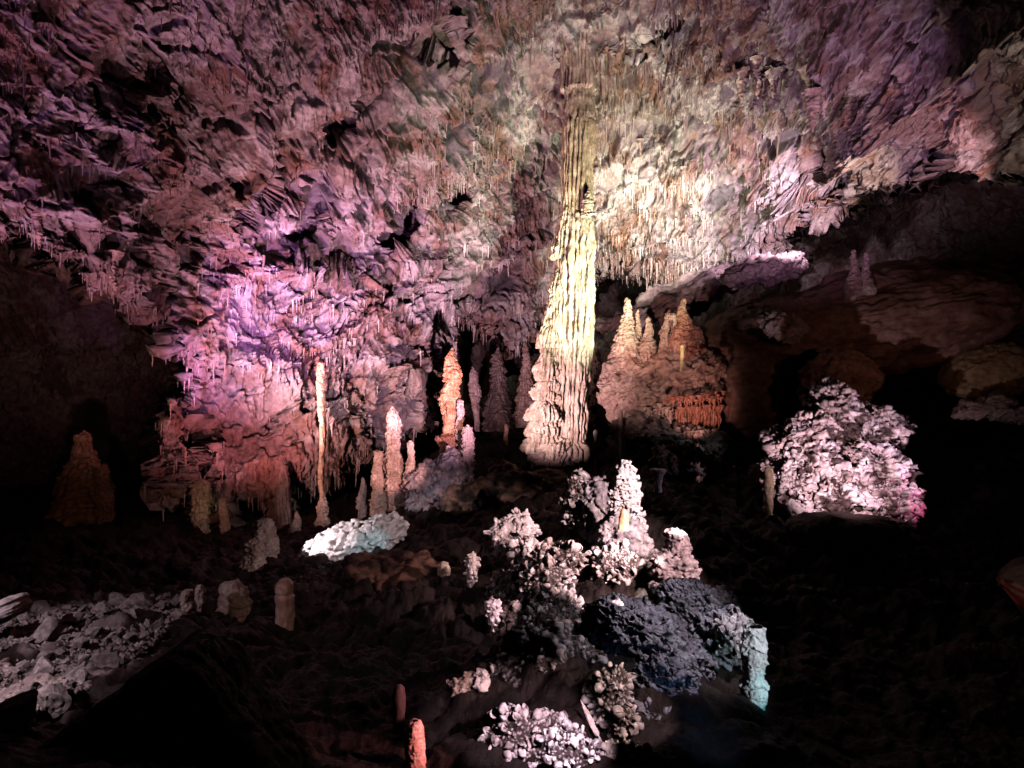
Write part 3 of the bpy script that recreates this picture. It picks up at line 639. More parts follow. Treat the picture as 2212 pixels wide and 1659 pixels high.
stalag(1446, 748, 668, 14.2, 15, 'knobbly stalagmite just left of the red pointed cone', 85, prof=CONE, **RW, **ST(tier=(.18, .4)))
stalag(1476, 742, 642, 13.8, 22, 'red pointed cone stalagmite on the right of the dome crest', 86, prof=CONE, ca=(.52, .25, .16), cb=(.62, .38, .28), **ST(tier=(.16, .22), flute=(20, .1)))
stalag(1500, 752, 705, 13.7, 28, 'small red drapery hump below the red pointed cone', 87, prof=[(0, 1.2), (.5, .9), (.8, .6), (1, .05)], ca=(.46, .2, .14), cb=(.56, .32, .24), **ST(flute=(22, .18)))
stalag(1473, 775, 744, 12.6, 5, 'tiny bright orange stub alone on the face of the dome', 88, prof=PENC, ca=(.8, .5, .25), cb=(.85, .6, .35), nth=30, nz=50, sink=.25)
stalag(1289, 905, 740, 15.2, 12, 'thin brown spire rising just right of the column', 89, prof=[(0, 1.1), (.5, .9), (.8, .6), (1, .05)], ca=(.36, .25, .19), cb=(.46, .36, .28), **ST(tier=(0, 0), pop=(.06, .035)))
stalag(1312, 880, 760, 15.4, 13, 'dim brown spire between the thin spire and the dome', 90, ca=(.36, .25, .19), cb=(.46, .36, .28), **ST())
def fringe():
    root = empty('drapery_fringe', tuple(W(1480, 940, 13.1)), 'red fringe of hanging dripstone under the front edge of the dome', 'drapery')
    f = np.array(root.location); k = 0
    for (ua, va, ub, vb, n, L, d, red) in [(1390,880,1460,880,9,50,13.2,0),(1440,860,1565,848,26,24,12.9,1),(1460,880,1560,875,20,50,13.0,1),(1500,900,1555,900,8,55,13.1,1),(1300,865,1335,850,5,50,14.6,0)]:
        for q in range(n):
            t = (q + RS.rand() * .6) / n; u = ua + (ub - ua) * t; v = va + (vb - va) * t + RS.normal() * 4; l = L * (.35 + 1.1 * RS.rand()**1.3); s = d / F0
            p = W(u, v, d) - f; k += 1
            stone_piece('dripstone', tuple(p), -l * s, [(0, (5 + 4 * RS.rand()) * s), (.3, (2.4 + 2.4 * RS.rand()) * s), (.8, (1.3 + 1.2 * RS.rand()) * s), (1, .4 * s)], 100 + k, parent=root, ca=RUST if red else TAN, cb=(.55, .28, .2) if red else (.55, .45, .36), rough=.2, fine=.15, nth=14, nz=24, wob=.03)
fringe()
blob('shelf_rock', [(1430,945,13.0,110,34,60,-12),(1530,960,12.6,70,30,50,-20),(1500,1010,11.6,90,32,60,-14)], 6, 110, 'crumbly grey-brown shelf of rock below the dome', 'rock', ca=(.22, .18, .16), cb=(.34, .29, .26), macro=.25, ridged=.35, fine=.06, pop=(.13, .04))
blob('pale_stone', [(1490,965,12.1,30,11,20,-18)], 5, 111, 'small bluish-white stone on the shelf below the dome', 'rock', ca=(.6, .62, .6), cb=(.35, .36, .36), macro=.3, ridged=.4, fine=.03, level=5) if False else blob('pale_stone', [(1490,965,12.0,30,11,20,-18)], 5, 111, 'small bluish-white stone on the shelf below the dome', 'rock', ca=(.6, .62, .6), cb=(.35, .36, .36), macro=.3, ridged=.4, fine=.03)
stalag(1506, 1005, 957, 11.2, 6, 'short reddish stub beside the bluish-white stone', 112, prof=PENC, ca=(.5, .3, .22), cb=(.55, .36, .28), nth=30, nz=60, rough=.1)
stalag(1341, 985, 884, 12.6, 5, 'thin grey-brown pole-like stalagmite on the floor right of the column foot', 113, prof=PENC, ca=(.3, .24, .22), cb=(.36, .3, .28), nth=30, nz=90, rough=.06)
stalag(1287, 1000, 928, 12.8, 5, 'tiny white knob on the dark floor right of the column foot', 114, prof=[(0, .5), (.75, .6), (.85, 1.2), (.97, 1), (1, .1)], ca=(.7, .66, .6), cb=(.75, .7, .66), nth=30, nz=50)

# dim slabs and boulders at right
DK = dict(ca=(.20, .12, .09), cb=(.28, .19, .15), mat=M_rock)
blob('rock_slab', [(1880,700,14.5,400,105,260,8)], 7, 120, 'huge dim brown sloping rock slab at the right', 'rock slab', macro=.10, strand=(10, 3.6, .45, .13), fine=.03, ffreq=7, **DK)
blob('boulder', [(1650,850,13.4,95,90,80,0)], 6, 121, 'smooth dark boulder right of the dome', 'boulder', macro=.12, fine=.03, sq=2.6, **DK)
blob('boulder', [(1690,705,12.2,50,34,40,-20)], 6, 122, 'pale-faced boulder resting above the smooth dark one', 'boulder', ca=(.30, .22, .18), cb=(.44, .38, .36), macro=.28, ridged=.3, fine=.04)
blob('boulder', [(1810,830,11.6,75,70,70,30)], 6, 123, 'dark pointed boulder behind the glittering crust mound', 'boulder', macro=.22, ridged=.3, fine=.04, **DK)
blob('boulder', [(2150,800,12.5,110,60,90,10)], 6, 124, 'dim olive boulder at the right edge of the cave', 'boulder', macro=.15, ridged=.1, fine=.03, ca=(.26, .2, .1), cb=(.3, .24, .13))
blob('boulder', [(2120,880,11,60,16,50,20),(2190,895,10.8,60,18,50,-12)], 5, 125, 'flat splintered slabs under the olive boulder', 'boulder', ca=(.3, .27, .24), cb=(.2, .17, .15), macro=.3, ridged=.5, fine=.02)
stalag(1845, 622, 538, 12.6, 15, 'dim twin-headed stalagmite on top of the big slab', 126, prof=CONE, ca=(.28, .2, .17), cb=(.36, .28, .25), rough=.2, fine=.1)
stalag(1871, 622, 545, 12.5, 12, 'dim white-edged stalagmite right of the twin-headed one', 127, prof=CONE, ca=(.36, .28, .26), cb=(.5, .44, .42), rough=.2, fine=.1)
blob('roof_ledge', [(1470,640,16.0,190,34,90,22)], 6, 128, 'purple-brown ledge of rock under the roof right of the column', 'rock ledge', macro=.22, ridged=.25, fine=.05, ca=(.24, .19, .2), cb=(.34, .27, .27))
blob('roof_ledge', [(1650,585,14.2,90,28,70,10)], 6, 129, 'mauve tongue of rock jutting from the roof edge above the slab', 'rock ledge', macro=.22, ridged=.25, fine=.06, ca=(.4, .3, .3), cb=(.5, .42, .42))

# ------------------------------------------------------------------ crusted popcorn mounds
PW = dict(ca=(.70, .58, .54), cb=(.82, .76, .74), mat=M_pop, mud=True)
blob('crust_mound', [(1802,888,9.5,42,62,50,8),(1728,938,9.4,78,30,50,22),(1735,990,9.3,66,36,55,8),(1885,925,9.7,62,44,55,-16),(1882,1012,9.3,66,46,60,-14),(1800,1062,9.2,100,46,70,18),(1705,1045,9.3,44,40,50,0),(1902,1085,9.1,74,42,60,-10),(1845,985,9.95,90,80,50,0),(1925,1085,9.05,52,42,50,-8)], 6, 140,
     'big pink-white crusted mound lit brightly at right, magenta at its corner', 'crusted mound', macro=.45, mfreq=1.8, ridged=.4, strand=(12, 8, 2.4, .16), fine=.03, ffreq=14, pop=(.045, .020), cover=.85, psq=(.7, 1, 1.5), ca=(.62, .50, .47), cb=(.80, .72, .70), mat=M_pop, mud=False, patch=.02)  # patch: shadowed areas put into the stone colour
blob('dark_boulder', [(1830,1150,8.2,130,42,80,-4)], 6, 141, 'black rounded rock in front of the big crusted mound', 'boulder', ca=MUD, cb=MUD, macro=.1, fine=.02)
blob('pale_block', [(1640,1020,9.4,22,22,20,-30)], 5, 142, 'pale angular block left of the big crusted mound', 'rock', ca=(.45, .36, .33), cb=(.55, .48, .45), macro=.3, ridged=.3, fine=.02)
stalag(1660, 1055, 1008, 9.0, 10, 'dim olive stub beside the pale angular block', 143, prof=PENC, ca=(.3, .24, .13), cb=(.36, .3, .2), rough=.15, nth=50, nz=60)
blob('pale_block', [(1715,1100,8.7,16,22,18,35)], 5, 144, 'small grey-white stone at the lower left of the big crusted mound', 'rock', ca=(.5, .46, .43), cb=(.6, .58, .55), macro=.3, ridged=.3, fine=.02)

# central foreground
stalag(1352, 1125, 995, 7.9, 27, 'white crusted stalagmite, tallest in the middle foreground', 150, prof=[(0, 1.3), (.3, 1.15), (.6, .85), (.9, .65), (1, .1)], ca=(.7, .62, .6), cb=(.82, .76, .75), mat=M_pop, rough=.16, tier=(.08, .2), pop=(.045, .03), nth=260, nz=300)
blob('crust_mound', [(1300,1110,8.1,55,75,50,10),(1255,1060,8.3,26,45,30,0),(1340,1190,7.5,60,75,55,0)], 6, 151, 'grey-pink knobbly mound below the tallest white crusted stalagmite', 'crusted mound', ca=(.5, .42, .42), cb=(.36, .31, .33), macro=.25, ridged=.2, strand=(-60, 6, 2, .05), fine=.025, pop=(.06, .032), mat=M_pop, cover=.55)
stalag(1347, 1137, 1098, 6.95, 10, 'glossy orange stub in front of the tallest white stalagmite', 152, prof=[(0, 1.2), (.5, 1.0), (.8, .75), (.95, .5), (1, .05)], ca=(.72, .40, .22), cb=(.62, .28, .14), mat=M_wet, rough=.06, fine=.01, nth=60, nz=60, sink=.03)
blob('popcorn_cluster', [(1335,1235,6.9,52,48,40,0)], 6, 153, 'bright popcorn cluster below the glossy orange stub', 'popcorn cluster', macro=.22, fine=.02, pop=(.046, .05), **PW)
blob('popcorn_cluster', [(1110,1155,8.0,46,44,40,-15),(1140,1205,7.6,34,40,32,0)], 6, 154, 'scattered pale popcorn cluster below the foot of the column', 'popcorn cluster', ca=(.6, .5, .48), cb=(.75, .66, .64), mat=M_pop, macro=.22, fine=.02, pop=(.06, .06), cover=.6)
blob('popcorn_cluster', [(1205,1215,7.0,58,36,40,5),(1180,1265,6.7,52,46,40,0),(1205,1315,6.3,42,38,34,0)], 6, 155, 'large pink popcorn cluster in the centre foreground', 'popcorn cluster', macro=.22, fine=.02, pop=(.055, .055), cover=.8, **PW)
blob('stacked_rock', [(1463,1180,6.6,26,32,24,5),(1462,1240,6.5,48,42,38,0),(1455,1275,6.4,48,28,40,5)], 6, 156, 'pink square stack of rough rock with a small block on top', 'rock stack', ca=(.6, .48, .47), cb=(.68, .58, .57), macro=.2, sq=3.2, fine=.02, pop=(.05, .018), strand=(5, 7, 2, .05), mat=M_pop, cover=.8)
stalag(1385, 1328, 1270, 6.0, 17, 'shiny banded orange-cream stub left of the square rock stack', 157, prof=[(0, 1.0), (.4, 1), (.8, .8), (.95, .5), (1, .05)], ca=(.66, .44, .3), cb=(.78, .66, .52), mat=M_wet, rough=.1, fine=.03, tier=(.1, .12), nth=90, nz=90, sink=.2)
stalag(1422, 1048, 1012, 9.6, 15, 'white cup-shaped stump on the dark floor behind the crusted stalagmite', 158, prof=[(0, .5), (.5, .7), (.85, 1.1), (.97, 1), (1, .1)], ca=(.62, .58, .57), cb=(.72, .68, .68), rough=.15, nth=60, nz=60, sink=.1)
stalag(1020, 1258, 1195, 7.4, 11, 'small knobbly stalagmite with a grey flat top, centre left', 159, prof=PENC, ca=(.56, .45, .4), cb=(.62, .55, .55), mat=M_pop, pop=(.045, .03), nth=110, nz=130)
stalag(958, 1256, 1212, 8.0, 14, 'small folded onion-shaped stub left of the grey-topped stalagmite', 160, prof=[(0, .6), (.35, 1.0), (.6, .95), (.8, .8), (.95, .5), (1, .05)], mat=M_wet, ca=(.48, .32, .24), cb=(.58, .46, .38), rough=.2, tier=(.08, .25), nth=70, nz=70)
stalag(827, 1272, 1238, 8.1, 10, 'tiny pale egg-shaped stub near the long mud bank', 161, prof=[(0, 1), (.5, 1), (.85, .7), (1, .05)], mat=M_wet, ca=(.5, .42, .38), cb=(.56, .5, .46), rough=.06, nth=50, nz=50)
stalag(1066, 1355, 1298, 6.4, 18, 'bright pink crusted cup standing alone left of centre', 162, prof=[(0, .25), (.25, .45), (.5, .75), (.9, 1.05), (.97, 1.0), (1, .1)], ca=(.74, .62, .6), cb=(.84, .76, .74), mat=M_pop, pop=(.042, .022), rough=.12, nth=140, nz=120, sink=.05)
for k, (u, r, lab) in enumerate([(1196, 15, 'leftmost of three smooth pinkish stubs in a row'), (1222, 16, 'middle of three smooth pinkish stubs, orange at its foot'), (1251, 15, 'rightmost of three smooth pinkish stubs, pale blue')]):
    stalag(u, 1376, 1338, 5.7, r, lab, 163 + k, prof=[(0, .9), (.4, 1), (.75, .95), (.95, .6), (1, .05)], mat=M_wet, ca=(.66, .48, .42), cb=(.78, .66, .64), rough=.12, fine=.04, nth=70, nz=60, sink=.12, group='three smooth stubs in a row')
blob('grey_slope', [(1400,1400,5.1,150,75,110,-32),(1500,1330,5.7,95,60,80,-38),(1430,1500,4.5,75,75,70,-60),(1560,1380,5.2,60,70,60,-65),(1415,1570,4.25,62,90,60,-75)], 7, 170, 'broad dark grey scaly slope of rock in the middle foreground', 'rock slope', ca=(.20, .18, .20), cb=(.30, .28, .31), macro=.2, ridged=.15, strand=(-28, 17, 7, .09), fine=.02, ffreq=14)
blob('popcorn_cluster', [(1575,1300,5.7,34,24,26,-15)], 6, 171, 'small popcorn knob below and right of the square stack', 'popcorn cluster', ca=(.5, .43, .43), cb=(.6, .54, .55), mat=M_pop, macro=.2, pop=(.04, .04))
blob('popcorn_cluster', [(1585,1375,5.0,34,46,30,-20)], 6, 172, 'popcorn ridge beside the blue-lit pillar', 'popcorn cluster', ca=(.5, .43, .43), cb=(.6, .54, .55), mat=M_pop, macro=.2, pop=(.04, .035))
stalag(1626, 1535, 1352, 4.5, 25, 'blue-white lit broken pillar with a flat slanted top', 173, prof=[(0, .85), (.12, 1.0), (.3, 1.12), (.42, .92), (.6, 1.0), (.75, 1.12), (.9, .92), (.975, .9), (1, .7)], ca=(.5, .5, .5), cb=(.68, .68, .68), rough=.13, fine=.08, tier=(.14, .22), nth=150, nz=260, lean=(.01, 0), sink=.15)
stalag(897, 1720, 1557, 3.6, 21, 'glossy pink and orange stalagmite rising from the bottom edge', 174, prof=[(0, 1.5), (.2, 1.2), (.5, 1.0), (.7, 1.02), (.85, .88), (.95, .86), (.985, .7), (1, .3)], ca=(.58, .27, .2), cb=(.68, .42, .36), mat=M_wet, rough=.1, fine=.05, nth=110, nz=200, tier=(.11, .09), sink=.2)
stalag(862, 1545, 1478, 4.1, 14, 'smooth egg-shaped mauve stub above the glossy pink stalagmite', 175, prof=[(0, .85), (.3, 1), (.6, 1.05), (.85, .85), (.96, .5), (1, .05)], mat=M_wet, ca=(.42, .26, .24), cb=(.48, .32, .3), rough=.05, fine=.01, nth=70, nz=80, sink=.1)
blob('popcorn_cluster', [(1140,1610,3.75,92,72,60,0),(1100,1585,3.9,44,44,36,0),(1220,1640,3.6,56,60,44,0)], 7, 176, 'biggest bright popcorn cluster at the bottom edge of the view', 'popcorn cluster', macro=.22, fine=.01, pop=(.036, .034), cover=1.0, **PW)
blob('popcorn_cluster', [(1320,1510,4.1,42,62,36,-8),(1345,1570,3.95,30,40,28,0)], 6, 177, 'upright cream popcorn cluster between the biggest one and the grey slope', 'popcorn cluster', macro=.22, fine=.01, pop=(.034, .036), cover=.8, ca=(.62, .52, .48), cb=(.74, .66, .62), mat=M_pop, mud=True)
blob('popcorn_cluster', [(1350,1640,3.7,44,28,30,0)], 6, 178, 'cream popcorn patch at the bottom edge right of the biggest cluster', 'popcorn cluster', ca=(.68, .58, .5), cb=(.78, .7, .64), mat=M_pop, macro=.2, pop=(.034, .034))
blob('popcorn_cluster', [(1020,1485,4.6,32,30,26,-10)], 6, 179, 'small isolated popcorn tuft tinged orange, left of centre', 'popcorn cluster', macro=.25, pop=(.05, .05), cover=.7, ca=(.66, .46, .36), cb=(.74, .62, .58), mat=M_pop)
def shard(name, u0, v0, u1, v1, d0, d1, r, label, seed, ca):
    a = W(u0, v0, d0); b = W(u1, v1, d1); v = Vector(b - a)
    V, Fc, _ = lathe(v.length, [(0, r * .4), (.08, r), (.6, r * .8), (1, r * .1)], seed, rough=.2, fine=.2, nth=24, nz=50, elong=.6)
    o = link(name, make_mesh(name, V, Fc, colour(V, ca, WHITE, seed=seed), M_calc), tuple(a), None, label, 'broken stalactite')
    o.rotation_mode = 'QUATERNION'; o.rotation_quaternion = v.to_track_quat('Z', 'Y')
shard('broken_stalactite', 1292, 1590, 1254, 1512, 3.75, 3.9, .018, 'thin broken stalactite lying upright beside the biggest popcorn cluster', 180, (.5, .38, .34))
shard('broken_stalactite', 1266, 1495, 1300, 1470, 4.1, 4.2, .018, 'short broken stalactite lying on the cream popcorn cluster', 181, (.55, .48, .4))
shard('broken_stalactite', 1396, 1346, 1436, 1350, 5.1, 5.1, .02, 'pale broken stalactite lying on the grey slope below the shiny stub', 182, (.6, .55, .5))
blob('popcorn_cluster', [(1272,1375,5.3,26,34,26,-20),(1300,1420,5.0,24,30,24,-20)], 6, 186, 'pale knobbly crust along the upper left rim of the grey slope', 'popcorn cluster', macro=.3, fine=.01, pop=(.045, .035), **PW)
blob('popcorn_cluster', [(1265,1640,3.72,40,34,34,0)], 6, 187, 'pinkish popcorn lump filling the gap right of the biggest cluster at the bottom', 'popcorn cluster', macro=.3, fine=.01, pop=(.034, .03), **PW)
blob('popcorn_cluster', [(1245,1085,8.2,24,52,26,0)], 6, 188, 'narrow knobbly crust on the left side of the grey-pink mound', 'popcorn cluster', macro=.3, fine=.01, pop=(.06, .045), **PW)
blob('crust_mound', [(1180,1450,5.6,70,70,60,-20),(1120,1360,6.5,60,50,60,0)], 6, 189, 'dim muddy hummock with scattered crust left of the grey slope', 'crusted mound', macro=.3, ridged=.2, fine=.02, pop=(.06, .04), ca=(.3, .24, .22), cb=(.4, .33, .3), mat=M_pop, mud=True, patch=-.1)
# dark mass that carries the foreground clusters
blob('rock_spur', [(1200,1500,4.8,170,120,80,-25),(1230,1400,5.9,120,70,90,-20),(1190,1310,7.2,150,90,90,-10),(1330,1280,7.4,120,110,80,0)], 7, 185, 'dark muddy spur of rock under the popcorn clusters in the foreground', 'rock spur', ca=(.5, .42, .4), cb=(.6, .52, .5), macro=.25, ridged=.25, fine=.03, mat=M_pop, pop=(.05, .04), cover=.5, mud=True)

# right-hand edge block
def edge_block():
    b = W(2258, 1300, 3.6); me_parts = []
    bm = bmesh.new()
    pts = [(-.16, -.2, .05), (.02, -.28, .26), (.7, -.25, .52), (.8, .5, .5), (.1, .45, .3), (-.13, .35, .08)]
    low = [(-.02, -.22, -.35), (.12, -.28, -.45), (.7, -.25, -.6), (.8, .5, -.6), (.1, .45, -.5), (0, .35, -.35)]
    tv = [bm.verts.new((x * .8, y * .8, z * .55)) for x, y, z in pts]; lv = [bm.verts.new((x * .6 + .22, y * .8, z * .5 - .12)) for x, y, z in low]
    bm.faces.new(tv); bm.faces.new(lv[::-1])
    for k in range(6): bm.faces.new((tv[k], lv[k], lv[(k + 1) % 6], tv[(k + 1) % 6]))
    bmesh.ops.bevel(bm, geom=bm.edges[:], offset=.03, segments=3, affect='EDGES')
    bmesh.ops.triangulate(bm, faces=bm.faces[:]); bmesh.ops.subdivide_edges(bm, edges=bm.edges[:], cuts=5, use_grid_fill=True)
    bmesh.ops.recalc_face_normals(bm, faces=bm.faces[:]); bmesh.ops.triangulate(bm, faces=bm.faces[:])
    me = bpy.data.meshes.new('t'); bm.to_mesh(me); bm.free()
    V = np.zeros(len(me.vertices) * 3); me.vertices.foreach_get('co', V); V = V.reshape(-1, 3)
    L = np.zeros(len(me.loops), np.int32); me.loops.foreach_get('vertex_index', L); Fc = L.reshape(-1, 3)
    V = V + vnorm(V, Fc) * (fbm(V * 6, 3) * .02)[:, None]
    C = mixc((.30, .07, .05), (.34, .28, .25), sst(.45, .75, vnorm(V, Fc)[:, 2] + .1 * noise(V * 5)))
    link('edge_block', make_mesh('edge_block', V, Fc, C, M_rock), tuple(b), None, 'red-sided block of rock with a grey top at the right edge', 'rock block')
edge_block()

# ------------------------------------------------------------------ rubble at lower left
def rubble():
    protos = []
    I, Fc = ico(4)
    for k in range(9):
        D = I / (np.abs(I)**3.5).sum(1)[:, None]**(1 / 3.5)
        V = D * np.array([1, .6 + .3 * RS.rand(), .45 + .3 * RS.rand()])
        for q in range(13):      # chip flat faces
            n = RS.normal(size=3); n /= np.linalg.norm(n); dd = V @ n - (.32 + .28 * RS.rand()); V = V - np.clip(dd, 0, None)[:, None] * n * 1.0
        V = V + I * (fbm(V * 3.5 + k * 5, 3) * .05)[:, None]
        protos.append(make_mesh('rubble_rock', V, Fc, colour(V + k, (.24, .22, .22), (.46, .42, .42), seed=k), M_rock, smooth=False))
    quad = np.array([(-60, 1320), (60, 1310), (380, 1300), (400, 1345), (230, 1480), (0, 1640), (-80, 1600)], float)
    n = 0; tries = 0; pts = []
    while n < 230 and tries < 9000:
        tries += 1
        u = -60 + 470 * RS.rand(); v = 1290 + 340 * RS.rand()
        if poly_sd(np.array([u]), np.array([v]), quad)[0] < 0: continue
        if n > 26 and v > 1480 and RS.rand() < .5: continue
        if v < 1330 + (400 - u) * -.0 and u < 240 and RS.rand() < .9: continue
        # intersect the bearing with the ground
        ds = np.linspace(3, 12, 200); xs = (u - CU) / F0 * ds; zs = (CV - v) / F0 * ds
        gzv = ground_h(xs, ds); hit = np.argmax(zs < gzv)
        if hit == 0: continue
        d = ds[hit]; big = n < 26
        sz = (.09 + .09 * RS.rand()) if big else .03 + .06 * RS.rand()**1.5
        if any(math.hypot(u - a, v - b) < (c + sz) * F0 / d * .6 for a, b, c in pts): continue
        pts.append((u, v, sz)); n += 1
        where = ('at the far left edge' if u < 90 else 'in the middle' if u < 240 else 'at the right end') 
        lab = (['jagged', 'flat', 'pointed'][n % 3] + ' rock lying ' + where + ' of the rubble, ' + ('near its upper rim' if v < 1400 else 'low on the slope'))
        grp = 'rubble rocks ' + where + (' upper' if v < 1400 else ' lower') + ' ' + ['jagged', 'flat', 'pointed'][n % 3]
        if not big: lab = 'small broken stone ' + where + ' of the rubble, ' + ('near its upper rim' if v < 1400 else 'low on the slope'); grp = 'small stones ' + where + (' upper' if v < 1400 else ' lower')
        o = link('rubble_rock', protos[RS.randint(9)], (xs[hit], d, gzv[hit] + sz * .3 + .06), None, lab, 'rock', grp)
        o.scale = (sz, sz, sz); o.rotation_euler = (RS.normal() * .5, RS.normal() * .5, RS.rand() * 6.28)
    # gravel too fine to count
    st = []; I2, F2_ = ico(2)
    for k in range(6000):
        u = -80 + 500 * RS.rand(); v = 1300 + 345 * RS.rand()
        if poly_sd(np.array([u]), np.array([v]), quad)[0] < 0: continue
        d = 5.2; 
        for it in range(6):
            x = (u - CU) / F0 * d; g = ground_h(np.array([x]), np.array([d]))[0]; dn = g / ((CV - v) / F0); d = .5 * d + .5 * min(max(dn, 3), 12)
        sz = .010 + .030 * RS.rand()**2
        V = np.round(I2 * 1.6) / 1.6 * (sz * (.6 + .6 * RS.rand(3))) * (1 + .25 * noise(I2 * 1.3 + k)[:, None])
        st.append((V + np.array([x, d, g + .05]), F2_, np.tile(np.array((.38, .34, .33)) * (.4 + .8 * RS.rand()), (len(V), 1))))
    V, Fc, C = cat_meshes(st)
    link('gravel', make_mesh('gravel', V, Fc, C, M_rock), label='loose grey gravel filling the lit rubble slope', cat='gravel', kind='stuff')
rubble()
blob('rubble_bank', [(10,1570,4.3,170,75,90,28),(-60,1500,4.6,90,60,70,10)], 7, 190, 'pitted pale bank of rock under the rubble at lower left', 'rock bank', ca=(.32, .26, .25), cb=(.46, .40, .39), macro=.14, fine=.03, ffreq=6, ridged=.12, pop=(.16, -.06), cover=.7)
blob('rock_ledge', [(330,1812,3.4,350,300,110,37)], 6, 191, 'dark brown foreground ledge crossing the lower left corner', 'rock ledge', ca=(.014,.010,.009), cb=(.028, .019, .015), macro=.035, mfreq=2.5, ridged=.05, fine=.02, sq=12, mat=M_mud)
blob('rock_slab', [(8,1318,5.6,45,22,40,25)], 5, 192, 'layered grey slab leaning at the left edge above the rubble', 'rock slab', ca=(.36, .33, .33), cb=(.46, .43, .43), macro=.1, sq=4, strand=(25, 14, 1, .03), fine=.01)

# ------------------------------------------------------------------ camera, world, lamps
cam = bpy.data.cameras.new('camera'); cam.sensor_width = 36; cam.lens = 36 * F0 / 2212; cam.clip_end = 200; cam.clip_start = .05
co = bpy.data.objects.new('camera', cam); COL.objects.link(co); co.rotation_euler = (math.radians(90), 0, 0); sc.camera = co
wd = bpy.data.worlds.new('World'); sc.world = wd; wd.use_nodes = True
wd.node_tree.nodes['Background'].inputs[0].default_value = (1, .42, .36, 1); wd.node_tree.nodes['Background'].inputs[1].default_value = .0010
def spot(pos, aim, col, power, size, blend=.5, rad=.04):
    l = bpy.data.lights.new('cave_lamp', 'SPOT'); l.energy = power; l.color = col; l.spot_size = math.radians(size); l.spot_blend = blend; l.shadow_soft_size = rad
    o = bpy.data.objects.new('cave_lamp', l); COL.objects.link(o); o.location = Vector(pos)
    o.rotation_euler = (Vector(aim) - Vector(pos)).to_track_quat('-Z', 'Y').to_euler()
def sp(u, v, d, off, col, power, size, blend=.5, rad=.04):
    a = W(u, v, d); spot(a + np.array(off), a, col, power, size, blend, rad)
YEL = (1, .93, .52); PNK = (1, .60, .62); PUR = (.72, .42, 1); MAG = (1, .28, .62); ORG = (1, .52, .28); WHT = (1, .88, .84); CYN = (.45, .9, 1)
# column and the roof behind it
spot((3.0, 9.3, -.9), W(1262, 400, 14.3), (1, .88, .66), 3700, 60, 1, .05)
spot((2.1, 9.9, -.6), W(1236, 600, 14.0), (1, .97, .72), 1800, 46, 1, .04)
spot((2.3, 14.5, 1.6), W(1440, 240, 15.4), (1, .93, .64), 1100, 100, .9, .05)
spot((2.2, 14.6, 2.0), W(1430, 500, 17), (1, .86, .72), 220, 90, .9, .05)
spot((-.6, 10.6, -1.2), W(1205, 840, 14), (1, .60, .66), 1300, 50, .9, .04)
# washes grazing up the roof
spot((-2.6, 11.6, -1.4), W(850, 280, 13), (1, .48, .58), 1050, 120, .9, .12)
spot((-6.0, 8.6, -1.4), W(380, 200, 9.8), (1, .42, .60), 430, 110, .9, .12)
spot((-7.5, 6, -1.0), W(100, 50, 7.5), (.55, .20, .85), 330, 90, .9, .1)
spot((-7.2, 7.2, -.6), W(60, 420, 9), (1, .46, .52), 210, 90, 1, .1)
spot((-4.5, 5.2, -1.4), W(120, 250, 8.3), (.9, .38, .62), 130, 80, 1, .1)  # unseen fill lamp, added to brighten the shadowed hollow at far left
spot((.5, 9.5, -1.2), W(1180, 60, 12.5), (.95, .60, .70), 380, 90, .9, .1)
spot((4.5, 9.3, 1.0), W(1740, 230, 12.5), (.85, .42, .80), 420, 90, .9, .1)
# purple / magenta pool on the left wall
sp(640, 640, 14, (.1, -2.6, -1.3), (.82, .30, .92), 900, 84, 1)
sp(510, 760, 13.3, (.2, -1.6, -1.2), (.95, .38, .9), 300, 100, 1)
sp(560, 830, 13.6, (.6, -1.3, -1.6), (1, .25, .30), 260, 150, 1)
spot((-4.6, 10.4, -1.7), W(690, 930, 13), (1, .50, .42), 260, 90, 1, .03)
spot((-5.6, 10.6, -1.7), W(480, 960, 13), (1, .42, .42), 34, 110, 1, .03)
spot((-4.9, 10.9, -1.2), W(740, 690, 13.8), (1, .58, .60), 1500, 96, 1, .03)
spot((-.3, 9.8, -1.3), W(900, 690, 16), (1, .56, .72), 2600, 60, 1, .03)
# right strip of the roof
sp(1420, 500, 16.5, (.2, -2.8, -.9), (1, .84, .70), 1100, 80, .9)
sp(1640, 470, 15, (0, -2.4, -.6), (1, .66, .84), 1000, 100, 1)
sp(1830, 400, 13.2, (.2, -1.1, -.7), (1, .74, .6), 260, 90, 1)
sp(1980, 330, 11.3, (-.5, -1.6, -1.4), (1, .56, .6), 260, 90, 1)
sp(2150, 230, 9, (-.3, -1.8, -1.5), (1, .7, .6), 120, 84, 1)
# orange stalagmites left of the column
sp(850, 990, 13, (.9, -2.4, -.2), (1, .50, .48), 260, 34, .5)
sp(972, 870, 14.2, (.7, -2.6, -.2), (1, .42, .28), 200, 34, .5)
sp(940, 1060, 13, (.3, -2.4, .9), (.8, .58, .7), 50, 45, .8)
# dome
sp(1400, 730, 14, (-1.3, -2.6, -.2), (1, .50, .42), 190, 44, .8)
sp(1430, 840, 13.6, (-1.9, -2.2, .2), (1, .56, .52), 120, 60, 1)
sp(1500, 870, 13.2, (-.4, -1.6, -.5), (1, .45, .40), 55, 60, .7)
sp(1500, 960, 12.2, (.4, -1.0, .7), (.95, .95, 1), 4, 60, .8)
# big crusted mound
sp(1800, 1000, 9.2, (-.6, -1.8, -.1), (1, .66, .76), 300, 80, 1, .02)
sp(1850, 1000, 9.2, (1.3, -1.6, .9), (.95, .64, .88), 260, 60, 1, .02)
sp(1945, 1080, 8.9, (.7, -1.1, .2), (1, .12, .42), 50, 44, 1)
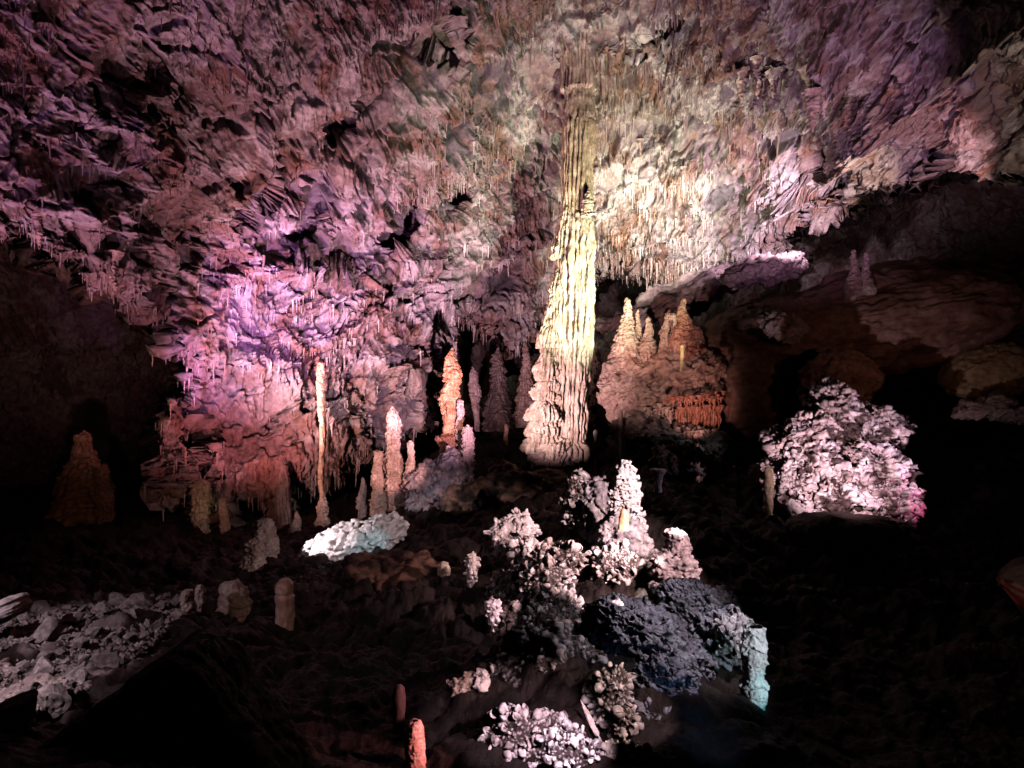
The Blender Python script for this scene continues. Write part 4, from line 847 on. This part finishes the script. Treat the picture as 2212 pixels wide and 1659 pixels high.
# ribbed slab
sp(740, 1165, 11, (-1.1, -.7, .5), (1, .86, .9), 170, 50, .3, .02)
sp(790, 1190, 10.8, (.5, -1.0, .5), CYN, 15, 50, 1)
# centre foreground
sp(1330, 1130, 7.6, (1.1, -1.8, 1.2), (1, .74, .76), 600, 44, .3, .02)
sp(1200, 1230, 7, (1.4, -1.4, 1.0), (1, .68, .70), 420, 44, .4, .02)
sp(1462, 1230, 6.5, (.9, -1.3, .9), (1, .66, .70), 200, 34, .4, .02)
sp(1400, 1380, 5.1, (.8, -.7, 1.3), (.95, .85, 1), 75, 70, .6, .03)
sp(1150, 1610, 3.8, (.35, -.9, .9), (.97, .72, .90), 130, 42, .5, .015)
sp(1325, 1520, 4.1, (.7, -.5, .8), (1, .72, .72), 64, 40, .4, .015)
sp(1066, 1325, 6.4, (.7, -.8, .7), (1, .66, .74), 90, 20, .3, .015)
sp(1010, 1230, 7.5, (.8, -1.0, .8), (1, .72, .7), 34, 24, .4, .015)
sp(1222, 1355, 5.7, (.4, -.8, .5), (1, .6, .6), 26, 20, .4, .015)
sp(1020, 1485, 4.6, (.6, -.4, .6), (1, .66, .66), 26, 22, .4, .015)
sp(1630, 1430, 4.5, (.5, -1.2, .5), (.85, .93, 1), 60, 24, .4, .015)
sp(1640, 1490, 4.5, (.3, -.5, .1), (.2, .9, 1), 5, 40, .6, .015)
sp(1440, 1580, 4.2, (.3, -.8, .6), (.25, .5, 1), 9, 60, 1)
sp(895, 1610, 3.6, (.6, -.25, .3), (1, .42, .42), 44, 34, .4, .015)
sp(862, 1510, 4.1, (.5, -.2, .2), (1, .45, .5), 4, 24, .4, .015)
sp(610, 1300, 7, (.8, -1.2, .5), (1, .6, .5), 9, 30, .5)
# rubble
sp(150, 1440, 5.4, (-1.1, -.9, 1.5), (1, .74, .84), 78, 84, .5, .02)
sp(40, 1560, 4.3, (-.1, -.5, 1.1), (1, .72, .78), 40, 70, .5, .02)
# dim warm lamps deep in the cave
spot((5.5, 8, .5), W(1900, 690, 13), (1, .42, .30), 36, 90, 1)
spot((-6.5, 9.5, -1.8), W(200, 1020, 12.8), (1, .45, .25), 12, 80, .9)
spot((-6.4, 9.8, -1.2), W(190, 640, 15), (1, .45, .40), 110, 80, 1)
sp(440, 1080, 13, (.5, -.9, -.1), (1, .7, .3), 2.5, 60, .8)
spot((-2.5, 4.5, .5), W(350, 1250, 8), (1, .35, .3), 10, 110, .9)
sp(2200, 1290, 3.6, (-.6, -1.0, .05), (1, .55, .45), 9, 60, .8)

sc.view_settings.view_transform = 'Standard'; sc.view_settings.look = 'None'; sc.view_settings.gamma = 1; sc.view_settings.exposure = 0
sc.render.engine = 'CYCLES'; cy = sc.cycles
cy.use_denoising = True; cy.max_bounces = 2; cy.diffuse_bounces = 0; cy.glossy_bounces = 2; cy.use_light_tree = True
cy.sample_clamp_indirect = 3
